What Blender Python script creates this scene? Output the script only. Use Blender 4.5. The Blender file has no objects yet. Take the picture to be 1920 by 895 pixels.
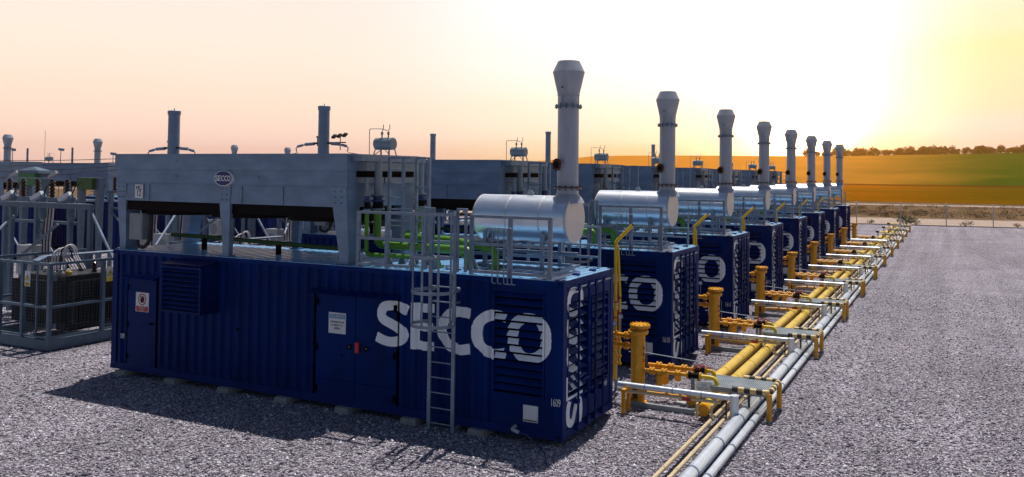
import bpy, math, random
from mathutils import Vector, Matrix
random.seed(7)
R = math.radians
sc = bpy.context.scene
# ------------------------------------------------------------------ camera
cam_d = bpy.data.cameras.new('camera'); cam = bpy.data.objects.new('camera', cam_d)
sc.collection.objects.link(cam); sc.camera = cam
yaw, pitch, roll = 2.015615, 0.026782, 0.010292
F = Vector((math.cos(yaw)*math.cos(pitch), math.sin(yaw)*math.cos(pitch), math.sin(pitch)))
Rt = F.cross(Vector((0, 0, 1))).normalized(); U = Rt.cross(F)
c_, s_ = math.cos(roll), math.sin(roll)
Rt, U = Rt*c_ + U*s_, U*c_ - Rt*s_
CAM = Vector((6.3158, -13.5542, 4.8303))
m = Matrix((Rt, U, -F)).transposed().to_4x4(); m.translation = CAM
cam.matrix_world = m
cam_d.sensor_width = 36; cam_d.lens = 1540.47/1920*36
cam_d.shift_x = -86.33/1920; cam_d.shift_y = -161.9/1920
cam_d.clip_start = .1; cam_d.clip_end = 6000
# ------------------------------------------------------------------ world
W = bpy.data.worlds.new('World'); sc.world = W; W.use_nodes = True
nt = W.node_tree; nt.nodes.clear(); N = nt.nodes.new; L = nt.links.new
SUN = Vector((-0.07, 0.35, 1)).normalized()
out = N('ShaderNodeOutputWorld'); tc = N('ShaderNodeTexCoord')
sky = N('ShaderNodeTexSky'); sky.sky_type = 'NISHITA'; sky.sun_disc = False
sky.sun_elevation = math.asin(SUN.z); sky.sun_rotation = math.atan2(SUN.x, SUN.y)
sky.dust_density = .3; sky.air_density = 1.0; sky.ozone_density = 4
bg1 = N('ShaderNodeBackground'); L(sky.outputs[0], bg1.inputs[0]); bg1.inputs[1].default_value = 0.055
sep = N('ShaderNodeSeparateXYZ'); nrm = N('ShaderNodeVectorMath'); nrm.operation = 'NORMALIZE'
L(tc.outputs['Generated'], nrm.inputs[0]); L(nrm.outputs[0], sep.inputs[0])
def vmath(op, a, b):
    n = N('ShaderNodeVectorMath'); n.operation = op
    L(a, n.inputs[0]); n.inputs[1].default_value = b; return n
def fm(op, a, b=None, clamp=False):
    n = N('ShaderNodeMath'); n.operation = op; n.use_clamp = clamp
    for i, v in enumerate((a, b)):
        if v is None: continue
        if isinstance(v, (int, float)): n.inputs[i].default_value = v
        else: L(v, n.inputs[i])
    return n.outputs[0]
def wramp(fac, stops):
    n = N('ShaderNodeValToRGB'); L(fac, n.inputs[0]); e = n.color_ramp.elements
    while len(e) < len(stops): e.new(.5)
    for i, (p, c) in enumerate(stops): e[i].position = p; e[i].color = (*c, 1)
    return n.outputs[0]
def wmix(f, a, b):
    n = N('ShaderNodeMix'); n.data_type = 'RGBA'
    L(f, n.inputs[0]); L(a, n.inputs[6]); L(b, n.inputs[7]); return n.outputs[2]
elev = fm('ARCSINE', sep.outputs[2]); edeg = fm('MULTIPLY', elev, 180/math.pi)
# soft streaky cloud wobble
mp = N('ShaderNodeMapping'); mp.inputs['Scale'].default_value = (3, 3, 16); L(nrm.outputs[0], mp.inputs[0])
nz = N('ShaderNodeTexNoise'); nz.inputs['Scale'].default_value = 1.1; nz.inputs['Detail'].default_value = 5; L(mp.outputs[0], nz.inputs[0])
wob = fm('MULTIPLY', fm('SUBTRACT', nz.outputs[0], .5), 4.5)
e2 = fm('ADD', edeg, wob)
e01 = fm('DIVIDE', e2, 20.0, True)
left = wramp(e01, [(0, (.86, .56, .56)), (.08, (.93, .69, .64)), (.2, (.92, .72, .60)), (.42, (.89, .76, .66)), (.7, (.88, .73, .70)), (1, (.86, .74, .74))])
mid = wramp(e01, [(0, (.90, .50, .20)), (.07, (.96, .66, .34)), (.13, (.99, .86, .62)), (.28, (1.0, .95, .84)), (.5, (1.0, .99, 1.0)), (1, (1.0, 1.0, 1.05))])
right = wramp(e01, [(0, (.96, .62, .46)), (.15, (.98, .74, .62)), (.27, (.94, .74, .50)), (.4, (.92, .78, .42)), (.58, (.92, .80, .60)), (1, (.95, .86, .86))])
az = fm('MULTIPLY', fm('ARCTAN2', sep.outputs[1], sep.outputs[0]), 180/math.pi)    # left edge of view ~150, right edge ~90
f1 = N('ShaderNodeMapRange'); f1.interpolation_type = 'SMOOTHERSTEP'
L(az, f1.inputs[0]); f1.inputs[1].default_value = 134; f1.inputs[2].default_value = 108
f2 = N('ShaderNodeMapRange'); f2.interpolation_type = 'SMOOTHERSTEP'
L(az, f2.inputs[0]); f2.inputs[1].default_value = 99; f2.inputs[2].default_value = 86
col = wmix(f2.outputs[0], wmix(f1.outputs[0], left, mid), right)
gdir = Vector((math.cos(R(99)), math.sin(R(99)), math.tan(R(4.2)))).normalized()
dt = vmath('DOT_PRODUCT', nrm.outputs[0], gdir).outputs['Value']
g1 = fm('POWER', fm('MAXIMUM', dt, 0.0), 900.0)
g2 = fm('POWER', fm('MAXIMUM', dt, 0.0), 130.0)
gl = N('ShaderNodeMix'); gl.data_type = 'RGBA'; gl.blend_type = 'ADD'; gl.inputs[0].default_value = 1
gc = N('ShaderNodeCombineColor')
L(fm('ADD', fm('MULTIPLY', g1, 9.0), fm('MULTIPLY', g2, 1.4)), gc.inputs[0]); L(fm('ADD', fm('MULTIPLY', g1, 6.0), fm('MULTIPLY', g2, .6)), gc.inputs[1]); L(fm('ADD', fm('MULTIPLY', g1, 3.0), fm('MULTIPLY', g2, .25)), gc.inputs[2])
L(col, gl.inputs[6]); L(gc.outputs[0], gl.inputs[7])
bg2 = N('ShaderNodeBackground'); L(gl.outputs[2], bg2.inputs[0]); bg2.inputs[1].default_value = 1.22
# the glow lives on the sunset side; the sky behind the camera and overhead stays blue
fe = N('ShaderNodeMapRange'); fe.interpolation_type = 'SMOOTHSTEP'; L(edeg, fe.inputs[0]); fe.inputs[1].default_value = 15; fe.inputs[2].default_value = 30
fe.inputs[3].default_value = 1; fe.inputs[4].default_value = 0
fd = N('ShaderNodeMapRange'); fd.interpolation_type = 'SMOOTHSTEP'; L(vmath('DOT_PRODUCT', nrm.outputs[0], Vector((math.cos(R(112)), math.sin(R(112)), 0))).outputs['Value'], fd.inputs[0])
fd.inputs[1].default_value = -.1; fd.inputs[2].default_value = .55
mx = N('ShaderNodeMixShader'); L(fm('MULTIPLY', fe.outputs[0], fd.outputs[0]), mx.inputs[0]); L(bg1.outputs[0], mx.inputs[1]); L(bg2.outputs[0], mx.inputs[2])
L(mx.outputs[0], out.inputs[0])
# ------------------------------------------------------------------ sun
sl = bpy.data.lights.new('sun', 'SUN'); sl.energy = 4.2; sl.angle = R(.5); sl.color = (1, .95, .88)
so = bpy.data.objects.new('sun', sl); sc.collection.objects.link(so)
so.rotation_euler = SUN.to_track_quat('Z', 'Y').to_euler(); so.location = (0, 0, 40)
vs = sc.view_settings; vs.view_transform = 'Standard'; vs.look = 'None'; vs.exposure = 0; vs.gamma = 1; vs.use_curve_mapping = False
sc.render.engine = 'CYCLES'
# ------------------------------------------------------------------ materials
def srgb(h):
    c = [int(h[i:i+2], 16)/255 for i in (0, 2, 4)]
    return tuple(((x+.055)/1.055)**2.4 if x > .04 else x/12.92 for x in c)
def mat(name, col, rough=.5, metal=0, var=.25, vscale=3, bump=0, bscale=40, col2=None, rvar=.12, spec=.5, stretch=(1, 1, 1), coat=0, grime=0):
    m = bpy.data.materials.new(name); m.use_nodes = True; t = m.node_tree; nn = t.nodes; b = nn['Principled BSDF']
    tcn = nn.new('ShaderNodeTexCoord'); mpn = nn.new('ShaderNodeMapping'); mpn.inputs['Scale'].default_value = stretch
    t.links.new(tcn.outputs['Object'], mpn.inputs[0])
    n = nn.new('ShaderNodeTexNoise'); n.inputs['Scale'].default_value = vscale; n.inputs['Detail'].default_value = 6; n.inputs['Roughness'].default_value = .62
    t.links.new(mpn.outputs[0], n.inputs[0])
    r = nn.new('ShaderNodeValToRGB'); c2 = col2 or tuple(min(1, x*(1+var)) for x in col); c1 = tuple(x*(1-var) for x in col)
    r.color_ramp.elements[0].position = .3; r.color_ramp.elements[1].position = .7
    r.color_ramp.elements[0].color = (*(col if col2 else c1), 1); r.color_ramp.elements[1].color = (*c2, 1)
    t.links.new(n.outputs[0], r.inputs[0]); cout = r.outputs[0]
    if grime:
        g = nn.new('ShaderNodeTexNoise'); g.inputs['Scale'].default_value = 9; g.inputs['Detail'].default_value = 8; g.inputs['Roughness'].default_value = .75
        t.links.new(tcn.outputs['Object'], g.inputs[0])
        gr = nn.new('ShaderNodeMapRange'); gr.inputs[1].default_value = .55; gr.inputs[2].default_value = .75; gr.inputs[4].default_value = grime
        t.links.new(g.outputs[0], gr.inputs[0])
        mxn = nn.new('ShaderNodeMix'); mxn.data_type = 'RGBA'; mxn.inputs[7].default_value = (.12, .10, .085, 1)
        t.links.new(gr.outputs[0], mxn.inputs[0]); t.links.new(cout, mxn.inputs[6]); cout = mxn.outputs[2]
    t.links.new(cout, b.inputs['Base Color'])
    rr = nn.new('ShaderNodeMapRange'); rr.inputs[3].default_value = max(.02, rough-rvar); rr.inputs[4].default_value = min(1, rough+rvar)
    t.links.new(n.outputs[0], rr.inputs[0]); t.links.new(rr.outputs[0], b.inputs['Roughness'])
    b.inputs['Metallic'].default_value = metal; b.inputs['Specular IOR Level'].default_value = spec
    b.inputs['Coat Weight'].default_value = coat
    if bump:
        n2 = nn.new('ShaderNodeTexNoise'); n2.inputs['Scale'].default_value = bscale; n2.inputs['Detail'].default_value = 3
        t.links.new(mpn.outputs[0], n2.inputs[0]); bp = nn.new('ShaderNodeBump'); bp.inputs['Strength'].default_value = bump; bp.inputs['Distance'].default_value = .02
        t.links.new(n2.outputs[0], bp.inputs['Height']); t.links.new(bp.outputs[0], b.inputs['Normal'])
    return m
M = {}
M['navy'] = mat('navy_paint', (.0, .017, .126), .5, 0, .3, 1.6, .04, 6, grime=.015, stretch=(1, 1, .4), spec=.16)
M['navy'].node_tree.nodes['Principled BSDF'].inputs['Specular Tint'].default_value = (.25, .5, 1, 1)
def weather(m):
    t = m.node_tree; nn = t.nodes; l = t.links.new; b = nn['Principled BSDF']; src = b.inputs['Base Color'].links[0].from_socket
    tcn = nn.new('ShaderNodeTexCoord'); sp = nn.new('ShaderNodeSeparateXYZ'); l(tcn.outputs['Object'], sp.inputs[0])
    mp_ = nn.new('ShaderNodeMapping'); mp_.inputs['Scale'].default_value = (9, 9, .8); l(tcn.outputs['Object'], mp_.inputs[0])
    n = nn.new('ShaderNodeTexNoise'); n.inputs['Scale'].default_value = 1.5; n.inputs['Detail'].default_value = 8; n.inputs['Roughness'].default_value = .7; l(mp_.outputs[0], n.inputs[0])
    mr = nn.new('ShaderNodeMapRange'); mr.inputs[1].default_value = .55; mr.inputs[2].default_value = 0; mr.inputs[3].default_value = .0; mr.inputs[4].default_value = .09; l(sp.outputs[2], mr.inputs[0])
    mm = nn.new('ShaderNodeMath'); mm.operation = 'MULTIPLY'; l(mr.outputs[0], mm.inputs[0]); l(n.outputs[0], mm.inputs[1])
    sr = nn.new('ShaderNodeMapRange'); sr.inputs[1].default_value = .62; sr.inputs[2].default_value = .8; sr.inputs[4].default_value = .045; l(n.outputs[0], sr.inputs[0])
    ad = nn.new('ShaderNodeMath'); ad.operation = 'ADD'; l(mm.outputs[0], ad.inputs[0]); l(sr.outputs[0], ad.inputs[1])
    mx_ = nn.new('ShaderNodeMix'); mx_.data_type = 'RGBA'; mx_.inputs[7].default_value = (.16, .15, .15, 1); l(ad.outputs[0], mx_.inputs[0]); l(src, mx_.inputs[6])
    oi = nn.new('ShaderNodeObjectInfo'); rr = nn.new('ShaderNodeMapRange'); rr.inputs[3].default_value = .85; rr.inputs[4].default_value = 1.15; l(oi.outputs['Random'], rr.inputs[0])
    mu = nn.new('ShaderNodeMix'); mu.data_type = 'RGBA'; mu.blend_type = 'MULTIPLY'; mu.inputs[0].default_value = 1; l(mx_.outputs[2], mu.inputs[6]); l(rr.outputs[0], mu.inputs[7]); l(mu.outputs[2], b.inputs['Base Color'])
weather(M['navy'])
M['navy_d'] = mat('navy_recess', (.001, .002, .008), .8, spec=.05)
M['roofp'] = mat('dusty_blue_roof_paint', (.12, .36, .64), .3, 0, .3, 2, .05, 8, col2=(.22, .48, .76), grime=.08, spec=.8)
M['white'] = mat('white_paint', (.80, .86, .93), .5, 0, .08, 3, .02, grime=.05)
M['galv'] = mat('galvanised_steel', (.21, .27, .36), .5, .35, .28, 5, .04, 30, grime=.08)
M['galv2'] = mat('galvanised_sheet', (.185, .275, .40), .5, .15, .22, 2.2, .05, 5, stretch=(.6, .6, 1.4), grime=.08)
M['grey'] = mat('grey_painted_steel', (.24, .27, .30), .5, .1, .15, 4, grime=.1)
M['stack'] = mat('stack_sheet', (.39, .42, .49), .5, .2, .2, 3, .04, 8, stretch=(1, 1, .25), grime=.1)
M['alu'] = mat('aluminium_cladding', (.80, .84, .90), .33, .85, .06, 5, .03, 14, rvar=.06, stretch=(.4, 1, 1))
M['alu_end'] = mat('aluminium_end_plate', (.62, .60, .62), .5, .5, .06, 5)
M['silver'] = mat('silver_pipe_cladding', (.70, .76, .84), .36, .45, .07, 5, .05, 12, grime=.06)
M['yellow'] = mat('orange_yellow_paint', (.78, .36, .012), .35, 0, .16, 6, .03, grime=.12)
M['yellow2'] = mat('yellow_header_paint', (.74, .50, .085), .42, 0, .14, 5, .03, grime=.18)
M['lemon'] = mat('lemon_paint', (.78, .52, .02), .4, 0, .12, 5, grime=.06)
M['cream'] = mat('cream_pipe_paint', (.66, .52, .32), .5, 0, .12, 6, grime=.25)
M['black'] = mat('black_rubber', (.006, .006, .008), .8, spec=.1)
M['dark'] = mat('dark_painted_steel', (.018, .02, .024), .6, 0, .3, 8)
M['grate'] = mat('bright_grating', (.42, .48, .52), .45, .2)
M['green'] = mat('green_pipe_paint', (.09, .25, .018), .38, 0, .15, 5, grime=.08)
M['green3'] = mat('mid_green_sheet', (.03, .20, .06), .5)
M['dgreen'] = mat('dark_green_pipe_paint', (.03, .10, .02), .5, 0, .2, 5)
M['red'] = mat('red_paint', (.5, .02, .012), .4)
M['rust'] = mat('rusty_steel', (.14, .055, .03), .7, .2, .4, 12)
M['blue'] = mat('blue_valve_paint', (.01, .03, .14), .4)
M['signblue'] = mat('sign_blue', (.08, .30, .50), .5)
M['signyel'] = mat('sign_yellow', (.7, .55, .05), .5)
M['signwhite'] = mat('sign_white', (.72, .74, .76), .45, 0, .04)
M['concrete'] = mat('concrete', (.30, .28, .26), .85, 0, .25, 6, .2, 30)
M['tframe'] = mat('pale_blue_grey_steel', (.10, .155, .22), .5, .2, .2, 4, grime=.1)
M['tank'] = mat('dark_transformer_paint', (.03, .032, .036), .5, 0, .2, 4)
M['porcelain'] = mat('brown_porcelain', (.04, .018, .014), .2)
M['cable'] = mat('white_cable', (.62, .56, .58), .5, 0, .15, 30)
M['wood'] = mat('pale_wood', (.5, .38, .22), .7, 0, .2, 6, stretch=(1, 8, 8))
M['pale'] = mat('off_white_enclosure', (.42, .44, .45), .5, 0, .08)
# gravel
def gravel_mat():
    m = bpy.data.materials.new('gravel'); m.use_nodes = True; t = m.node_tree; nn = t.nodes; b = nn['Principled BSDF']; l = t.links.new
    tcn = nn.new('ShaderNodeTexCoord')
    wv = nn.new('ShaderNodeTexNoise'); wv.inputs['Scale'].default_value = 12; l(tcn.outputs['Object'], wv.inputs[0])
    ad = nn.new('ShaderNodeMixRGB'); ad.blend_type = 'ADD'; ad.inputs[0].default_value = .03; l(tcn.outputs['Object'], ad.inputs[1]); l(wv.outputs[1], ad.inputs[2])
    v = nn.new('ShaderNodeTexVoronoi'); v.inputs['Scale'].default_value = 33; v.inputs['Randomness'].default_value = 1; l(ad.outputs[0], v.inputs[0])
    v2 = nn.new('ShaderNodeTexVoronoi'); v2.inputs['Scale'].default_value = 58; l(ad.outputs[0], v2.inputs[0])
    s = nn.new('ShaderNodeSeparateColor'); l(v.outputs['Color'], s.inputs[0])
    r = nn.new('ShaderNodeValToRGB'); r.color_ramp.interpolation = 'LINEAR'; e = r.color_ramp.elements
    cols = [(0, (.08, .072, .10)), (.2, (.16, .145, .185)), (.42, (.34, .31, .38)), (.6, (.28, .23, .26)), (.74, (.51, .47, .55)), (.9, (.70, .66, .74)), (1, (.84, .81, .88))]
    while len(e) < len(cols): e.new(.5)
    for i, (p, c) in enumerate(cols): e[i].position = p; e[i].color = (*c, 1)
    l(s.outputs[0], r.inputs[0])
    big = nn.new('ShaderNodeTexNoise'); big.inputs['Scale'].default_value = .35; big.inputs['Detail'].default_value = 7; l(tcn.outputs['Object'], big.inputs[0])
    br = nn.new('ShaderNodeMapRange'); br.inputs[1].default_value = .3; br.inputs[2].default_value = .7; br.inputs[3].default_value = .82; br.inputs[4].default_value = 1.12; l(big.outputs[0], br.inputs[0])
    mt = nn.new('ShaderNodeMapping'); mt.inputs['Scale'].default_value = (1.6, .05, 1); mt.inputs['Rotation'].default_value = (0, 0, R(2)); l(tcn.outputs['Object'], mt.inputs[0])
    tn = nn.new('ShaderNodeTexNoise'); tn.inputs['Scale'].default_value = .8; tn.inputs['Detail'].default_value = 4; l(mt.outputs[0], tn.inputs[0])
    tr = nn.new('ShaderNodeMapRange'); tr.inputs[1].default_value = .35; tr.inputs[2].default_value = .68; tr.inputs[3].default_value = .86; tr.inputs[4].default_value = 1.12; l(tn.outputs[0], tr.inputs[0])
    tm = nn.new('ShaderNodeMath'); tm.operation = 'MULTIPLY'; l(tr.outputs[0], tm.inputs[0]); l(br.outputs[0], tm.inputs[1])
    mu = nn.new('ShaderNodeMix'); mu.data_type = 'RGBA'; mu.blend_type = 'MULTIPLY'; mu.inputs[0].default_value = 1
    l(r.outputs[0], mu.inputs[6]); l(tm.outputs[0], mu.inputs[7]); l(mu.outputs[2], b.inputs['Base Color']); b.inputs['Roughness'].default_value = .85; b.inputs['Specular IOR Level'].default_value = .15
    m1 = nn.new('ShaderNodeMath'); m1.operation = 'MULTIPLY_ADD'; l(v2.outputs['Distance'], m1.inputs[0]); m1.inputs[1].default_value = .5; l(v.outputs['Distance'], m1.inputs[2])
    bp = nn.new('ShaderNodeBump'); bp.invert = True; bp.inputs['Strength'].default_value = 1; bp.inputs['Distance'].default_value = .04
    l(m1.outputs[0], bp.inputs['Height']); l(bp.outputs[0], b.inputs['Normal'])
    return m
M['gravel'] = gravel_mat()
def stone_mat():
    m = bpy.data.materials.new('crushed_stone'); m.use_nodes = True; t = m.node_tree; nn = t.nodes; b = nn['Principled BSDF']; l = t.links.new
    g = nn.new('ShaderNodeNewGeometry'); r = nn.new('ShaderNodeValToRGB'); e = r.color_ramp.elements
    cols = [(0, (.10, .09, .125)), (.2, (.20, .185, .23)), (.45, (.36, .33, .39)), (.6, (.30, .235, .25)), (.75, (.50, .465, .52)), (.92, (.70, .67, .72)), (1, (.85, .83, .86))]
    while len(e) < len(cols): e.new(.5)
    for i, (p, c) in enumerate(cols): e[i].position = p; e[i].color = (*c, 1)
    l(g.outputs['Random Per Island'], r.inputs[0]); l(r.outputs[0], b.inputs['Base Color']); b.inputs['Roughness'].default_value = .8; b.inputs['Specular IOR Level'].default_value = .2
    return m
M['stone'] = stone_mat()
def ground_mat(name, c1, c2, sc1, stretch=(1, 1, 1), bump=.3, c3=None):
    m = bpy.data.materials.new(name); m.use_nodes = True; t = m.node_tree; nn = t.nodes; b = nn['Principled BSDF']; l = t.links.new
    tcn = nn.new('ShaderNodeTexCoord'); mpn = nn.new('ShaderNodeMapping'); mpn.inputs['Scale'].default_value = stretch; l(tcn.outputs['Object'], mpn.inputs[0])
    n = nn.new('ShaderNodeTexNoise'); n.inputs['Scale'].default_value = sc1; n.inputs['Detail'].default_value = 9; n.inputs['Roughness'].default_value = .68; l(mpn.outputs[0], n.inputs[0])
    r = nn.new('ShaderNodeValToRGB'); e = r.color_ramp.elements; e[0].position = .35; e[1].position = .65; e[0].color = (*c1, 1); e[1].color = (*c2, 1)
    if c3: q = e.new(.8); q.color = (*c3, 1)
    l(n.outputs[0], r.inputs[0]); l(r.outputs[0], b.inputs['Base Color']); b.inputs['Roughness'].default_value = .95; b.inputs['Specular IOR Level'].default_value = 0
    bp = nn.new('ShaderNodeBump'); bp.inputs['Strength'].default_value = bump; bp.inputs['Distance'].default_value = .2; l(n.outputs[0], bp.inputs['Height']); l(bp.outputs[0], b.inputs['Normal'])
    return m
M['dirt'] = ground_mat('pale_pink_dirt', (.36, .27, .22), (.48, .38, .32), .8)
M['scrubsoil'] = ground_mat('scrub_soil', (.13, .085, .05), (.21, .135, .08), .15, c3=(.27, .20, .12))
M['ochre'] = ground_mat('ochre_field', (.11, .055, .006), (.15, .08, .009), .02, (1, 3, 1), c3=(.10, .08, .01))
M['browns'] = ground_mat('brown_strip', (.09, .04, .014), (.13, .06, .018), .02, (1, 3, 1))
M['field'] = ground_mat('green_field', (.07, .14, .006), (.10, .17, .008), .006, (1, 4, 1))
def leafmat(name, a, b_):
    return mat(name, a, .8, 0, .3, 1.2, col2=b_, spec=.05)
M['leaf_or'] = leafmat('autumn_leaves', (.16, .055, .02), (.26, .11, .035))
M['leaf_gr'] = leafmat('grey_green_leaves', (.10, .12, .06), (.17, .18, .09))
M['leaf_dry'] = leafmat('dry_brush', (.17, .11, .06), (.25, .17, .09))
M['leaf_dk'] = leafmat('brown_brush', (.13, .085, .05), (.20, .13, .07))
M['bark'] = mat('bark', (.10, .06, .04), .9)
# ------------------------------------------------------------------ mesh builder
class MB:
    def __init__(s): s.v = []; s.f = []; s.mi = []; s.sm = []; s.mats = []
    def mid(s, m):
        if m not in s.mats: s.mats.append(m)
        return s.mats.index(m)
    def face(s, pts, m, smooth=False):
        i = len(s.v); s.v += [tuple(p) for p in pts]; s.f.append(tuple(range(i, i+len(pts)))); s.mi.append(s.mid(m)); s.sm.append(smooth)
    def raw(s, vs, fs, m, smooth=False):
        i = len(s.v); k = s.mid(m); s.v += [tuple(p) for p in vs]
        for f in fs: s.f.append(tuple(i+j for j in f)); s.mi.append(k); s.sm.append(smooth)
    def hexa(s, b, t, m):   # b,t: 4 bottom, 4 top points
        s.raw(list(b)+list(t), [(3, 2, 1, 0), (4, 5, 6, 7), (0, 1, 5, 4), (1, 2, 6, 5), (2, 3, 7, 6), (3, 0, 4, 7)], m)
    def box(s, x0, x1, y0, y1, z0, z1, m):
        s.hexa([(x0, y0, z0), (x1, y0, z0), (x1, y1, z0), (x0, y1, z0)], [(x0, y0, z1), (x1, y0, z1), (x1, y1, z1), (x0, y1, z1)], m)
    def taper(s, a, b, m):  # a=(x0,x1,y0,y1,z)
        q = lambda r: [(r[0], r[2], r[4]), (r[1], r[2], r[4]), (r[1], r[3], r[4]), (r[0], r[3], r[4])]
        s.hexa(q(a), q(b), m)
    def bar(s, p, q, w, h, m, up=(0, 0, 1)):
        p, q = Vector(p), Vector(q); d = (q-p).normalized(); u = Vector(up)
        if abs(d.dot(u)) > .98: u = Vector((0, 1, 0))
        x = d.cross(u).normalized()*w/2; y = x.cross(d).normalized()*h/2
        s.hexa([p-x-y, p+x-y, p+x+y, p-x+y], [q-x-y, q+x-y, q+x+y, q-x+y], m)
    def tube(s, path, r, m, seg=10, cap=True):
        path = [Vector(p) for p in path]; n = len(path); rs = r if isinstance(r, (list, tuple)) else [r]*n
        vs = []; prev = None
        for i, p in enumerate(path):
            a = path[max(i-1, 0)]; b = path[min(i+1, n-1)]; d = (b-a).normalized()
            if prev is None:
                u = Vector((0, 0, 1)) if abs(d.z) < .9 else Vector((0, 1, 0)); x = d.cross(u).normalized()
            else: x = (prev - d*prev.dot(d)).normalized()
            prev = x; y = d.cross(x)
            vs += [p+(x*math.cos(2*math.pi*k/seg)+y*math.sin(2*math.pi*k/seg))*rs[i] for k in range(seg)]
        fs = [(i*seg+k, i*seg+(k+1) % seg, (i+1)*seg+(k+1) % seg, (i+1)*seg+k) for i in range(n-1) for k in range(seg)]
        s.raw(vs, fs, m, seg > 5)
        if cap: s.raw(vs[:seg], [tuple(range(seg))[::-1]], m); s.raw(vs[-seg:], [tuple(range(seg))], m)
    def cyl(s, p, q, r, m, seg=16, r2=None): s.tube([p, q], [r, r if r2 is None else r2], m, seg)
    def lathe(s, c, prof, m, seg=24, axis='z', smooth=True, cap=True):
        vs = []
        for r, h in prof:
            for k in range(seg):
                a = 2*math.pi*k/seg; x, y = r*math.cos(a), r*math.sin(a)
                vs.append((c[0]+x, c[1]+y, c[2]+h) if axis == 'z' else ((c[0]+h, c[1]+x, c[2]+y) if axis == 'x' else (c[0]+x, c[1]+h, c[2]+y)))
        n = len(prof)
        # split rings so profile corners stay crisp
        for i in range(n-1):
            ring = vs[i*seg:(i+2)*seg]
            s.raw(ring, [(k, (k+1) % seg, seg+(k+1) % seg, seg+k) for k in range(seg)], m, smooth)
        if cap:
            s.raw(vs[:seg], [tuple(range(seg))[::-1]], m); s.raw(vs[-seg:], [tuple(range(seg))], m)
    def bolts(s, c, r, n, m, h=.05, br=.014, axis='z'):
        for k in range(n):
            a = 2*math.pi*(k+.5)/n; x, y = r*math.cos(a), r*math.sin(a)
            if axis == 'z': s.cyl((c[0]+x, c[1]+y, c[2]-h), (c[0]+x, c[1]+y, c[2]+h), br, m, 6)
            else: s.cyl((c[0]-h, c[1]+x, c[2]+y), (c[0]+h, c[1]+x, c[2]+y), br, m, 6)
    def mesh(s, name):
        me = bpy.data.meshes.new(name); me.from_pydata(s.v, [], s.f)
        for mm in s.mats: me.materials.append(M[mm] if isinstance(mm, str) else mm)
        me.polygons.foreach_set('material_index', s.mi); me.polygons.foreach_set('use_smooth', s.sm); me.update(); return me
    def build(s, name, parent=None, loc=(0, 0, 0)):
        me = s.mesh(name)
        o = bpy.data.objects.new(name, me); sc.collection.objects.link(o); o.location = loc
        if parent: o.parent = parent
        return o
def fil(path, r=.1, n=5):
    """round the corners of a path"""
    P = [Vector(p) for p in path]; o = [P[0]]
    for i in range(1, len(P)-1):
        a = (P[i-1]-P[i]); b = (P[i+1]-P[i]); rr = min(r, a.length*.45, b.length*.45)
        A = P[i]+a.normalized()*rr; B = P[i]+b.normalized()*rr
        for k in range(n+1):
            t = k/n; o.append(A*(1-t)**2+P[i]*2*t*(1-t)+B*t*t)
    o.append(P[-1]); return o
def tag(o, label, cat, group=None, kind=None):
    if label: o['label'] = label
    if cat: o['category'] = cat
    if group: o['group'] = group
    if kind: o['kind'] = kind
    return o
def thing(name, label, cat, loc=(0, 0, 0), group=None):
    o = bpy.data.objects.new(name, None); sc.collection.objects.link(o); o.location = loc; o.empty_display_size = .2
    return tag(o, label, cat, group)
def kids(o): return [c for c in bpy.data.objects if c.parent == o]
def copy_tree(o, parent=None, skip=()):
    c = o.copy(); sc.collection.objects.link(c)
    if parent: c.parent = parent
    for ch in kids(o):
        if ch.name.split('.')[0] in skip: continue
        copy_tree(ch, c, skip)
    return c
def text_part(s, size, m, parent, name, loc, rot, sx=.75, label=None, bold=0, align='CENTER'):
    cu = bpy.data.curves.new('txt', 'FONT'); cu.body = s; cu.size = size; cu.align_x = align; cu.align_y = 'CENTER'; cu.extrude = .0015; cu.offset = bold
    to = bpy.data.objects.new('txt', cu); sc.collection.objects.link(to); bpy.context.view_layer.update()
    me = bpy.data.meshes.new_from_object(to.evaluated_get(bpy.context.evaluated_depsgraph_get())); bpy.data.objects.remove(to)
    me.transform(Matrix.Diagonal((sx, 1, 1, 1))); me.materials.clear(); me.materials.append(M[m])
    o = bpy.data.objects.new(name, me); sc.collection.objects.link(o); o.location = loc; o.rotation_euler = rot; o.parent = parent
    if label: o['label'] = label
    return o
D = 6.44; G = -.12; LEN = 12.19; WID = 2.44; HT = 2.9
ORD = ['nearest', 'second', 'third', 'fourth', 'fifth', 'sixth', 'seventh', 'eighth', 'ninth', 'tenth', 'eleventh', 'twelfth']
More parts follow.
